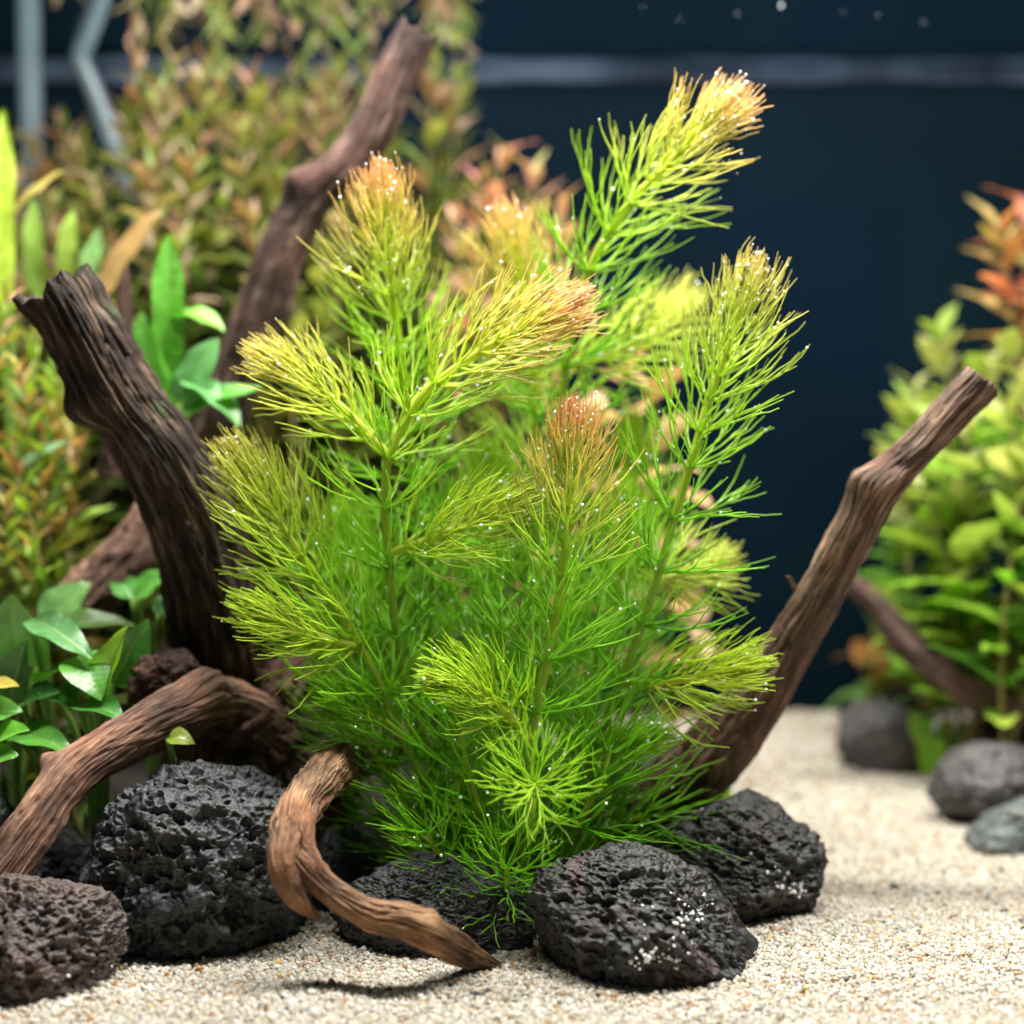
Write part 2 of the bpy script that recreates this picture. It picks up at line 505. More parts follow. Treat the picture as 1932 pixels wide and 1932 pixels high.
gi = ng.nodes.new('NodeGroupInput'); go = ng.nodes.new('NodeGroupOutput')
ico = ng.nodes.new('GeometryNodeMeshIcoSphere'); ico.inputs['Radius'].default_value = 1.0; ico.inputs['Subdivisions'].default_value = 2
sp = ng.nodes.new('GeometryNodeSetPosition')
nz = ng.nodes.new('ShaderNodeTexNoise'); nz.inputs['Scale'].default_value = 1.3; nz.inputs['Detail'].default_value = 2
vm = ng.nodes.new('ShaderNodeVectorMath'); vm.operation = 'SUBTRACT'; vm.inputs[1].default_value = (0.5, 0.5, 0.5)
vs = ng.nodes.new('ShaderNodeVectorMath'); vs.operation = 'SCALE'; vs.inputs['Scale'].default_value = 1.1
ng.links.new(nz.outputs['Color'], vm.inputs[0]); ng.links.new(vm.outputs[0], vs.inputs[0]); ng.links.new(vs.outputs[0], sp.inputs['Offset'])
ng.links.new(ico.outputs['Mesh'], sp.inputs['Geometry'])
sm = ng.nodes.new('GeometryNodeSetMaterial'); sm.inputs['Material'].default_value = M['grain']
ng.links.new(sp.outputs[0], sm.inputs['Geometry'])
iop = ng.nodes.new('GeometryNodeInstanceOnPoints')
def named(nm):
    a = ng.nodes.new('GeometryNodeInputNamedAttribute'); a.data_type = 'FLOAT_VECTOR'; a.inputs['Name'].default_value = nm
    return a.outputs['Attribute']
ng.links.new(gi.outputs[0], iop.inputs['Points']); ng.links.new(sm.outputs[0], iop.inputs['Instance'])
ng.links.new(named('rot'), iop.inputs['Rotation']); ng.links.new(named('scl'), iop.inputs['Scale'])
ng.links.new(iop.outputs[0], go.inputs[0])
grains.modifiers.new('grains', 'NODES').node_group = ng

# ------------------------------------------------------------------ lava rocks
_ico = {}
def icosphere(sub):
    if sub not in _ico:
        bm = bmesh.new()
        bmesh.ops.create_icosphere(bm, subdivisions=sub, radius=1)
        v = np.array([x.co[:] for x in bm.verts])
        f = np.array([[x.index for x in p.verts] for p in bm.faces])
        bm.free()
        _ico[sub] = (norm(v), f)
    return _ico[sub]
def rock(label, u, v, hw, hh, y, mat, seed, sub=7, pores=900, psize=(0.018, 0.085), tilt=0.0, hd=None, rough=0.22, facets=11,
         holes=(), name='lava_rock', group=None, sink=0.0, pdepth=1.15):
    rng = np.random.default_rng(seed)
    n0, f = icosphere(sub)
    r = 1 + rough * fbm(n0 * 1.25 + seed, seed, 3) + 0.07 * fbm(n0 * 3.6, seed + 3, 3) 
    for _ in range(facets):
        d = norm(rng.normal(size=3))
        lim = rng.uniform(0.80, 0.98)
        dd = n0 @ d
        over = np.where(dd > 0.05, lim / np.maximum(dd, 0.05), 9)
        r = np.where(r > over, over + (r - over) * 0.12, r)
    r = r + 0.040 * fbm(n0 * 8, seed + 9, 3) + 0.010 * fbm(n0 * 30, seed + 19, 2)
    dep = np.zeros(len(n0))
    # pores: a power-law of sizes, each a steep pit
    w = norm(rng.normal(size=(pores, 3)))
    rad = psize[0] * (1 - rng.random(pores) * (1 - (psize[0] / psize[1]) ** 1.3)) ** (-1 / 1.3)
    fine = norm(n0 + 0.035 * np.stack([vnoise(n0 * 16, seed + 31), vnoise(n0 * 16, seed + 32), vnoise(n0 * 16, seed + 33)], 1))
    f32 = fine.astype(np.float32)
    order = np.argsort(f32[:, 2]); zs = f32[order, 2]
    def pit(c, q, k):
        lo, hi = np.searchsorted(zs, [c[2] - q, c[2] + q])
        ids = order[lo:hi]
        d = np.linalg.norm(f32[ids] - c.astype(np.float32), axis=1)
        ok = d < q
        ids = ids[ok]; x = d[ok] / q
        dep[ids] = np.maximum(dep[ids], q * k * np.sqrt(np.clip(1 - x * x, 0, 1)))
    for c, q in zip(w, rad):
        pit(c, q, pdepth * rng.uniform(0.7, 1.2))
    for (hu, hv, hr) in holes:      # large holes, given where the picture shows them, as directions on the rock
        x = (hu - u) / hw; z = (v - hv) / hh
        c = np.array([x, -math.sqrt(max(0.05, 1 - x * x - z * z)), z]); c /= np.linalg.norm(c)
        pit(c, hr / ((hw + hh) / 2), 1.1)
    r = r - dep
    pts = n0 * r[:, None]
    # size to the outline in the picture
    ca, sa = math.cos(tilt), math.sin(tilt)
    s = PX(y, 0.02)
    hx, hz = hw * s, hh * s
    hy = hd * s if hd else 0.5 * (hx + hz) * 0.95
    pts = pts * np.array([hx, hy, hz])
    x, z = pts[:, 0] * ca - pts[:, 2] * sa, pts[:, 0] * sa + pts[:, 2] * ca
    pts = np.stack([x, pts[:, 1], z], 1)
    c = P(u, v, y)
    pts = pts + c
    base = np.array([c[0], c[1], pts[:, 2].min()])
    me = mesh_from(name, pts - base, f)
    o = link(name, me, mat, None, base)
    tag(o, label, 'rock', group)
    return o
R = {}
R['big'] = rock('large rounded black lava rock full of deep pores, under the curved tan root', 372, 1640, 228, 216, -0.038, M['lava'], 3, 8, 1900, (0.024, 0.085), 0.1,
                holes=[(475, 1690, 42), (365, 1545, 24), (450, 1500, 20), (250, 1700, 30), (420, 1580, 15), (300, 1505, 16), (235, 1610, 18)])
R['brown'] = rock('brown rust-tinged lava rock resting against the large black one', 58, 1788, 184, 142, -0.074, M['lava_brown'], 11, 8, 2000, (0.024, 0.072), 0.10, rough=0.2, pdepth=1.3)
R['mid'] = rock('dark lava rock dome with tiny pores behind the tip of the curved root', 832, 1735, 190, 120, -0.040, M['lava'], 21, 8, 3200, (0.016, 0.044), -0.12, rough=0.16)
R['front'] = rock('black lava rock sprinkled with white grains in front of the feathery plant', 1195, 1748, 212, 156, -0.058, M['lava_rust'], 35, 8, 2300, (0.022, 0.075), -0.38, rough=0.26, pdepth=1.2)
R['right'] = rock('flat-sided lava rock below the rising right branch, pale patch on its side', 1388, 1632, 192, 122, -0.006, M['lava_rust'], 44, 8, 1800, (0.022, 0.080), -0.12, rough=0.26, pdepth=1.2)
rock('small dark rock wedged behind the curved tan root', 640, 1655, 72, 92, -0.012, M['lava'], 52, 6, 500, tilt=-0.2)
rock('reddish lava rock half hidden between the right branch and the flat-sided rock', 1305, 1560, 85, 75, 0.040, M['lava_brown'], 61, 6, 500)
rock('shadowed lava rock deep behind the feathery plant', 1180, 1480, 110, 100, 0.085, M['lava'], 66, 6, 500)
rock('dark rock lying under the red-brown root by the broad leaves', 80, 1650, 120, 95, -0.012, M['lava'], 71, 6, 500)
rock('bluish dark rock at the foot of the broad-leaved plants', -45, 1575, 80, 95, -0.022, M['lava'], 77, 6, 500)
rock('blurred slate-coloured rock standing against the far sand edge', 1668, 1395, 92, 82, 0.185, M['stone_far'], 81, 6, 300, rough=0.2, name='far_rock')
rock('large blurred charcoal rock on the open sand with a pale fleck', 1865, 1480, 112, 82, 0.105, M['stone_far'], 85, 6, 300, name='far_rock')
rock('blurred grey-green stone in front of the charcoal rock', 1935, 1565, 118, 62, 0.070, M['stone_grey'], 88, 6, 60, rough=0.3, name='grey_stone', tilt=0.25)
rock('blurred dark boulder under the far arching root', 1965, 1405, 130, 80, 0.19, M['stone_far'], 92, 6, 200, name='far_rock')

# ------------------------------------------------------------------ driftwood
def wood_mesh(name, pts, seed, nring=200, nside=120, groove=0.055, lump=0.12, ell=(1, 1), tip=0.0, knobs=(), twist=0.8, tip_px=None):
    """pts: rows (x, y, z, radius)"""
    c, s = resample(np.asarray(pts), nring)
    R_ = c[:, 3]; c = c[:, :3]
    T, Nn, B = frames(c)
    th = np.linspace(0, 2 * math.pi, nside, endpoint=False)
    tw = (twist * s / 0.1)[:, None]
    ct, st = np.cos(th)[None, :], np.sin(th)[None, :]
    rm = float(R_.max())
    lowp = np.stack([ct * 0.9 + 0 * tw, st * 0.9 + 0 * tw, np.broadcast_to((s / rm * 0.55)[:, None], (nring, nside))], -1) + seed * 3.7
    rr = 1 + lump * 2 * fbm(lowp, seed, 3)
    cg, sg = np.cos(th[None, :] + tw), np.sin(th[None, :] + tw)
    fib = np.stack([cg * 4.2, sg * 4.2, np.broadcast_to((s / rm * 0.35)[:, None], (nring, nside))], -1) + seed
    fib2 = np.stack([cg * 11, sg * 11, np.broadcast_to((s / rm * 0.7)[:, None], (nring, nside))], -1) + seed
    g1 = 1 - np.abs(fbm(fib, seed + 5, 3)) * 2.2
    g2 = fbm(fib2, seed + 8, 3)
    crack = np.clip((np.abs(vnoise(fib * np.array([1.3, 1.3, 0.8]), seed + 40)) - 0.0) / 0.10, 0, 1)
    fib3 = np.stack([cg * 26, sg * 26, np.broadcast_to((s / rm * 1.9)[:, None], (nring, nside))], -1) + seed
    iso = np.stack([cg * 5, sg * 5, np.broadcast_to((s / rm * 5)[:, None], (nring, nside))], -1) + seed
    rr = rr + groove * g1 + groove * 0.8 * g2 - groove * 1.6 * (1 - crack) + groove * 0.55 * fbm(fib3, seed + 51, 2) + groove * 0.5 * fbm(iso, seed + 52, 4, 0.6)
    pos = c[:, None, :] + (Nn[:, None, :] * ct[..., None] * ell[0] + B[:, None, :] * st[..., None] * ell[1]) * (R_[:, None] * rr)[..., None]
    if tip:
        w = np.clip((np.linspace(0, 1, nring) - 0.86) / 0.14, 0, 1)[:, None] ** 1.5
        jag = fbm(np.stack([ct * 1.6, st * 1.6, 0 * ct], -1) + seed, seed + 60, 4)
        pos = pos + T[:, None, :] * (w * jag * tip)[..., None]
        w0 = np.clip((0.1 - np.linspace(0, 1, nring)) / 0.1, 0, 1)
    for (kp, kr, ka) in knobs:
        d = np.linalg.norm(pos - np.asarray(kp), axis=-1)
        w = np.exp(-(d / kr) ** 2)[..., None]
        out = norm(pos - c[:, None, :])
        pos = pos + out * w * ka
    verts = pos.reshape(-1, 3)
    vid = np.arange(nring * nside).reshape(nring, nside)
    nxt = np.roll(vid, -1, axis=1)
    faces = [np.stack([vid[:-1], nxt[:-1], nxt[1:], vid[1:]], -1).reshape(-1, 4)]
    # rough caps: two shrinking rings and a centre
    extra, grain = [], np.stack([cg * R_[:, None], sg * R_[:, None], np.broadcast_to((s * 0.10)[:, None], (nring, nside))], -1).reshape(-1, 3)
    cur = nring * nside
    allv, allg = [verts], [grain]
    for end in (0, nring - 1):
        ring = vid[end]; ctr = pos[end].mean(0); inward = T[end] if end == 0 else -T[end]
        prev = ring
        for q, (fr, dp) in enumerate(((0.86, -0.04), (0.6, 0.16), (0.3, 0.26))):
            v = ctr + (pos[end] - ctr) * fr + inward * R_[end] * dp + inward[None, :] * (R_[end] * 0.22 * fbm(np.stack([np.cos(th) * 2.2 * fr, np.sin(th) * 2.2 * fr, np.full(nside, q * 0.7)], -1) + seed, seed + 70, 3))[:, None]
            allv.append(v); allg.append(np.stack([np.cos(th) * R_[end] * fr, np.sin(th) * R_[end] * fr, np.full(nside, s[end] * 0.1 + q * 0.002)], -1))
            ids = np.arange(cur, cur + nside); cur += nside
            a, b_ = prev, ids
            qd = np.stack([a, np.roll(a, -1), np.roll(b_, -1), b_], -1)
            faces.append(qd if end else qd[:, ::-1])
            prev = ids
        allv.append((ctr + inward * R_[end] * 0.28)[None]); allg.append(np.zeros((1, 3)))
        tri = np.stack([prev, np.roll(prev, -1), np.full(nside, cur)], -1)
        faces.append(tri if end else tri[:, ::-1]); cur += 1
    return np.vstack(allv), faces, np.vstack(allg)
def W_(path):
    """rows (u, v, y, radius px) -> (x, y, z, r)"""
    out = []
    for (u, v, y, r) in path:
        p = P(u, v, y)
        out.append((*p, 0.86 * r * PX(y, p[2])))
    return out
def wood(name, path, mat, seed, parent=None, root=None, **kw):
    v, f, g = wood_mesh(name, W_(path), seed, **kw)
    org = np.array(root.location) if root is not None else np.array([v[:, 0].mean(), v[:, 1].mean(), v[:, 2].min()])
    me = mesh_from(name, v - org, f)
    attr_vec(me, g, 'grain')
    return link(name, me, mat, parent, None if root is not None else org)

stump = empty('driftwood_stump', P(440, 1450, 0.03) * np.array([1, 1, 0]))
tag(stump, 'dark weathered driftwood stump with broken upright trunk and two roots spreading over the rocks', 'driftwood')
wood('trunk', [(440, 1400, 0.035, 118), (425, 1250, 0.03, 114), (402, 1130, 0.022, 102), (366, 1000, 0.015, 88), (305, 870, 0.008, 80), (230, 764, 0.004, 80), (180, 675, 0.002, 82), (142, 595, 0.0, 80), (108, 540, 0.0, 76)],
     M['wood_trunk'], 4, stump, stump, nring=300, nside=190, groove=0.10, lump=0.08, tip=0.0045, twist=0.25,
     knobs=[(P(150, 775, -0.002), 0.006, 0.005), (P(205, 835, 0.0), 0.007, -0.004), (P(200, 560, -0.006), 0.005, -0.003), (P(50, 540, 0.0), 0.009, 0.003)])
wood('root', [(510, 1400, 0.02, 66), (415, 1335, 0.0, 66), (332, 1352, -0.018, 58), (235, 1396, -0.03, 50), (145, 1455, -0.04, 48), (62, 1560, -0.05, 51), (-15, 1660, -0.058, 56), (-110, 1760, -0.066, 58), (-200, 1840, -0.07, 50)],
     M['wood_root'], 13, stump, stump, nring=280, nside=150, groove=0.08, lump=0.09, twist=0.3,
     knobs=[(P(395, 1285, -0.012), 0.007, 0.005), (P(120, 1515, -0.045), 0.004, -0.002), (P(96, 1440, -0.04), 0.003, 0.004)])
arm = wood('root', [(760, 1400, 0.03, 46), (690, 1420, 0.005, 46), (628, 1450, -0.03, 48), (572, 1512, -0.062, 43), (552, 1572, -0.076, 42), (578, 1634, -0.083, 31), (632, 1688, -0.085, 29), (700, 1728, -0.086, 31), (762, 1742, -0.086, 36), (825, 1768, -0.083, 33), (885, 1802, -0.074, 25), (938, 1820, -0.067, 7)],
     M['wood_arm'], 23, stump, stump, nring=320, nside=150, groove=0.10, lump=0.17, twist=0.5, tip=0.004,
     knobs=[(P(556, 1590, -0.085), 0.0035, -0.0025), (P(620, 1660, -0.09), 0.004, -0.003), (P(815, 1735, -0.086), 0.003, 0.002), (P(790, 1775, -0.09), 0.003, -0.002)])
arm['label'] = 'tan curved root with a splintered end on the sand'
wood('broken_stub', [(548, 1560, -0.076, 36), (530, 1625, -0.086, 30), (552, 1685, -0.088, 25), (590, 1728, -0.086, 11)], M['wood_arm'], 27, stump, stump, nring=90, nside=80, groove=0.09, lump=0.2, tip=0.004)
# gnarled base of the stump: lumpy mass with cavities
def gnarl(name, u, v, hw, hh, y, seed, mat, sub=7):
    n0, f = icosphere(sub)
    r = 1 + 0.38 * fbm(n0 * 1.8 + seed, seed, 4) + 0.16 * np.abs(fbm(n0 * np.array([7, 7, 2.5]), seed + 4, 3)) + 0.04 * fbm(n0 * 18, seed + 7, 3)
    s = PX(y, 0.03)
    p = n0 * r[:, None] * np.array([hw * s, 0.5 * (hw + hh) * s, hh * s]) + P(u, v, y)
    me = mesh_from(name, p - np.array(stump.location), f)
    attr_vec(me, np.stack([n0[:, 0] * 0.02, n0[:, 1] * 0.02, n0[:, 2] * 0.006], 1), 'grain')
    return link(name, me, mat, stump)
gnarl('stump_base', 470, 1400, 135, 165, 0.035, 6, M['wood_stump'])
gnarl('knot', 320, 1290, 72, 62, 0.0, 9, M['wood_stump'], 6)['label'] = 'mossy knot on the stump where the red-brown root starts'
gnarl('stump_base', 600, 1330, 90, 80, 0.05, 16, M['wood_stump'], 6)
gnarl('stump_base', 560, 1480, 110, 120, 0.03, 19, M['wood_stump'], 6)
wood('twig', [(430, 1400, 0.0, 15), (480, 1370, -0.01, 16), (515, 1345, -0.014, 13)], M['wood_root'], 29, stump, stump, nring=60, nside=40)

o = wood('driftwood_branch', [(360, 1500, 0.14, 70), (372, 1150, 0.125, 62), (385, 900, 0.11, 58), (440, 720, 0.10, 56), (485, 600, 0.095, 56), (545, 450, 0.092, 53), (596, 366, 0.09, 46), (662, 300, 0.09, 44), (706, 240, 0.09, 46), (745, 150, 0.09, 45), (782, 72, 0.09, 42)],
         M['wood_back'], 33, nring=260, nside=110, groove=0.06, lump=0.09, tip=0.007, knobs=[(P(553, 335, 0.085), 0.006, 0.006), (P(640, 330, 0.08), 0.008, 0.003)])
tag(o, 'long dusky driftwood branch rising behind the trunk almost to the water surface', 'driftwood')
o = wood('driftwood_branch', [(960, 1560, 0.045, 50), (1090, 1560, 0.036, 64), (1210, 1528, 0.026, 74), (1318, 1455, 0.020, 75), (1406, 1345, 0.016, 64), (1482, 1230, 0.012, 53), (1548, 1120, 0.006, 48), (1610, 1008, 0.0, 46), (1655, 922, 0.0, 47), (1735, 842, 0.0, 38), (1800, 772, 0.0, 40), (1853, 718, 0.0, 41)],
         M['wood_right'], 37, nring=340, nside=150, groove=0.08, lump=0.06, tip=0.0012, twist=0.35,
         knobs=[(P(1622, 905, -0.003), 0.0045, 0.0035), (P(1700, 878, -0.008), 0.0022, -0.0022), (P(1390, 1412, 0.012), 0.004, 0.0025), (P(1660, 905, -0.008), 0.006, 0.0015)])
tag(o, 'grey-brown driftwood branch sweeping up to the right of the feathery plant', 'driftwood')
root = o
def sub_wood(parent, name, path, mat, seed, **kw):
    v, f, g = wood_mesh(name, W_(path), seed, **kw)
    me = mesh_from(name, v - np.array(parent.location), f)
    attr_vec(me, g, 'grain')
    return link(name, me, mat, parent)
sub_wood(root, 'splinter', [(1500, 1110, 0.0, 6), (1490, 1092, -0.004, 4.5), (1482, 1087, -0.006, 1.5)], M['wood_arm'], 39, nring=20, nside=16)
o = wood('driftwood_root', [(1575, 1080, 0.14, 22), (1640, 1130, 0.14, 26), (1720, 1220, 0.14, 32), (1800, 1290, 0.14, 36), (1900, 1330, 0.14, 40), (2060, 1345, 0.14, 46), (2200, 1400, 0.14, 50), (2330, 1560, 0.14, 52)], M['wood_back'], 41, nring=120, nside=60)
tag(o, 'blurred dark root arching down across the right background plants', 'driftwood')
o = wood('driftwood_root', [(1895, 965, 0.14, 24), (1950, 1000, 0.14, 36), (2050, 1060, 0.14, 40), (2200, 1250, 0.14, 46), (2300, 1560, 0.14, 50)], M['wood_back'], 43, nring=90, nside=60)
tag(o, 'blurred blunt root end poking in among the bright green leaves', 'driftwood')
o = wood('wood_chunk', [(130, 1160, 0.05, 60), (210, 1080, 0.055, 62), (285, 985, 0.06, 48), (330, 900, 0.065, 36)], M['wood_root'], 45, nring=90, nside=60, lump=0.2, groove=0.09)
tag(o, 'reddish brown slab of wood leaning behind the trunk', 'driftwood')
o = wood('wood_spike', [(215, 900, 0.06, 34), (225, 760, 0.06, 30), (232, 620, 0.06, 20), (236, 540, 0.06, 13), (236, 505, 0.06, 5)], M['wood_stump'], 47, nring=80, nside=50)
tag(o, 'dark pointed wood spike standing behind the weathered trunk', 'driftwood')

# ------------------------------------------------------------------ the feathery plant
SIDES = 3
_ang = np.linspace(0, 2 * math.pi, SIDES, endpoint=False)
_ca, _sa = np.cos(_ang), np.sin(_ang)
class Tubes:
    def __init__(self): self.v, self.f, self.c, self.n = [], [], [], 0
    def add(self, c, r, col):
        """c (k,3) centre line, r (k,), col (k,3)"""
        k = len(c)
        T = np.empty_like(c)
        T[1:-1] = c[2:] - c[:-2]; T[0] = c[1] - c[0]; T[-1] = c[-1] - c[-2]
        T /= np.linalg.norm(T, axis=1, keepdims=True) + 1e-12
        a = np.array([0.31, 0.86, 0.41]) if abs(T[0, 1]) < 0.8 else np.array([0.9, 0.1, 0.4])
        Nn = np.cross(T, a); Nn /= np.linalg.norm(Nn, axis=1, keepdims=True) + 1e-12
        B = np.cross(T, Nn)
        ring = c[:, None, :] + (Nn[:, None, :] * _ca[None, :, None] + B[:, None, :] * _sa[None, :, None]) * r[:, None, None]
        self.v.append(ring.reshape(-1, 3)); self.c.append(np.repeat(col, SIDES, axis=0))
        vid = np.arange(k * SIDES).reshape(k, SIDES) + self.n
        nx_ = np.roll(vid, -1, axis=1)
        self.f.append(np.stack([vid[:-1], nx_[:-1], nx_[1:], vid[1:]], -1).reshape(-1, 4))
        self.n += k * SIDES
    def add_many(self, c, r, col):
        """c (m,k,3), r (m,k), col (m,k,3)"""
        m, k = r.shape
        T = np.empty_like(c)
        T[:, 1:-1] = c[:, 2:] - c[:, :-2]; T[:, 0] = c[:, 1] - c[:, 0]; T[:, -1] = c[:, -1] - c[:, -2]
        T = norm(T)
        a = np.where(np.abs(T[:, :1, 1:2]) < 0.8, np.array([0.31, 0.86, 0.41]), np.array([0.9, 0.1, 0.4]))
        Nn = norm(np.cross(T, np.broadcast_to(a, T.shape))); B = np.cross(T, Nn)
        ring = c[:, :, None] + (Nn[:, :, None] * _ca[None, None, :, None] + B[:, :, None] * _sa[None, None, :, None]) * r[:, :, None, None]
        self.v.append(ring.reshape(-1, 3)); self.c.append(np.repeat(col.reshape(-1, 3), SIDES, axis=0))
        vid = np.arange(m * k * SIDES).reshape(m, k, SIDES) + self.n
        nx_ = np.roll(vid, -1, axis=2)
        self.f.append(np.stack([vid[:, :-1], nx_[:, :-1], nx_[:, 1:], vid[:, 1:]], -1).reshape(-1, 4))
        self.n += m * k * SIDES
    def mesh(self, name, org):
        me = mesh_from(name, np.vstack(self.v) - org, np.vstack(self.f))
        attr_col(me, np.vstack(self.c))
        return me

C_DEEP = np.array((0.095, 0.400, 0.014)); C_GREEN = np.array((0.260, 0.600, 0.022)); C_LIME = np.array((0.46, 0.72, 0.045))
C_YEL = np.array((0.76, 0.69, 0.08)); C_ORG = np.array((0.97, 0.46, 0.27)); C_RED = np.array((0.95, 0.26, 0.18)); C_PALE = np.array((0.98, 0.80, 0.56))
def lerp(a, b, t): return a + (b - a) * t
def stem_col(s, blush, deep, yellow):
    """s metres below the growing tip"""
    t = min(1.0, s / (0.060 + 0.05 * yellow))
    c = lerp(C_LIME, C_GREEN, min(1, t * 1.3))
    c = lerp(c, C_DEEP, np.clip((s - 0.05) / 0.09, 0, 1) * deep)
    c = lerp(c, C_YEL, yellow * (1 - t) * 0.85)
    return c
def whorl_mesh(tb, pos, axis, h, g, n, L0, A0, s, blush, deep, yellow, rng, red, age=0.0):
    """n forked leaves round the stem point pos; axis = stem direction, h and g span the whorl"""
    ph = rng.uniform(0, 6.28) + 2 * math.pi * (np.arange(n) + rng.uniform(-.24, .24, n)) / n
    out = np.cos(ph)[:, None] * h + np.sin(ph)[:, None] * g
    side = np.cross(axis, out)
    base = stem_col(s + age, blush, deep, yellow)
    hot = blush * max(0.0, 1 - s / 0.048) ** 1.0
    tipc = lerp(lerp(base, C_LIME, 0.45 if age < 0.01 else 0.25), lerp(C_ORG, C_RED, red), min(1, hot * 1.1))
    tipc = lerp(tipc, C_PALE, 0.30 * min(1, hot * 1.3))
    def seg(p0, o_, s_, a0, w0, length, k, r0, r1, t0, t1, curl):
        m = len(p0)
        q = np.linspace(0, 1, k)[None]
        aa = a0[:, None] - curl[:, None] * q
        rad = np.cos(w0)[:, None] * o_ + np.sin(w0)[:, None] * s_
        d = np.cos(aa)[..., None] * axis + np.sin(aa)[..., None] * rad[:, None, :]
        st_ = (d[:, :-1] + d[:, 1:]) * 0.5 * (length / (k - 1))[:, None, None]
        c = np.concatenate([p0[:, None], p0[:, None] + np.cumsum(st_, axis=1)], 1)
        c[:, 1:] += rng.normal(0, 0.00019, (m, k - 1, 3))
        r = np.linspace(r0, r1, k)[None] * rng.uniform(0.82, 1.18, (m, k))
        tt = (np.linspace(t0, t1, k) ** 1.3)[None, :, None]
        col = (base * (1 - tt) + tipc * tt) * rng.uniform(0.84, 1.14, (m, 1, 1))
        tb.add_many(c, r, col)
        return c[:, -1], aa[:, -1], c[:, (k - 1) // 2]
    U = lambda lo, hi, m: rng.uniform(lo, hi, m)
    r0 = 0.00039 if s > 0.02 else 0.00030
    L = L0 * U(0.80, 1.12, n); cu = U(0.10, 0.75, n)
    A = A0 * U(0.82, 1.22, n) + cu * 0.18
    e1, a1, m1 = seg(pos + axis * U(-.0004, .0004, n)[:, None], out, side, A, np.zeros(n), L * U(0.26, 0.36, n), 4, r0 * 1.3, r0, 0, 0.3, cu * 0.3)
    rp = lambda x, k: np.repeat(x, k, axis=0)
    o2, s2, L2, c2 = rp(out, 2), rp(side, 2), rp(L, 2), rp(cu, 2)
    w2 = np.tile([-1, 1], n) * U(0.16, 0.50, 2 * n)
    e2, a2, m2 = seg(rp(e1, 2), o2, s2, rp(a1, 2) + U(-.17, .17, 2 * n), w2, L2 * U(0.18, 0.28, 2 * n), 3, r0, r0 * 0.88, 0.3, 0.55, c2 * 0.3)
    k3 = 2
    sp = np.tile([-1, 1, 0.1] if k3 == 3 else [-1, 1], 2 * n)
    N3 = 2 * n * k3
    w3 = rp(w2, k3) + sp * U(0.08, 0.42, N3)
    seg(rp(e2, k3), rp(o2, k3), rp(s2, k3), rp(a2, k3) + U(-.17, .17, N3), w3, rp(L2, k3) * U(0.30, 0.56, N3), 5, r0 * 0.84, r0 * 0.32, 0.55, 1.0, rp(c2, k3) * U(0.2, 1.0, N3))
    if s > 0.015:
        n_ = max(2, n // 2)
        seg(m1[:n_], out[:n_], side[:n_], (A + U(-.3, .2, n))[:n_], U(-.5, .5, n_), L[:n_] * U(0.25, 0.6, n_), 4, r0 * 0.8, r0 * 0.4, 0.4, 0.9, cu[:n_] * 0.4)

_bub_v, _bub_f = None, None
def bubble_mesh(name, pts, radii, org):
    v, f = icosphere(2)
    n = len(pts)
    V = (v[None] * radii[:, None, None] + pts[:, None, :]).reshape(-1, 3)
    F = (f[None] + (np.arange(n) * len(v))[:, None, None]).reshape(-1, 3)
    return mesh_from(name, V - org, F)

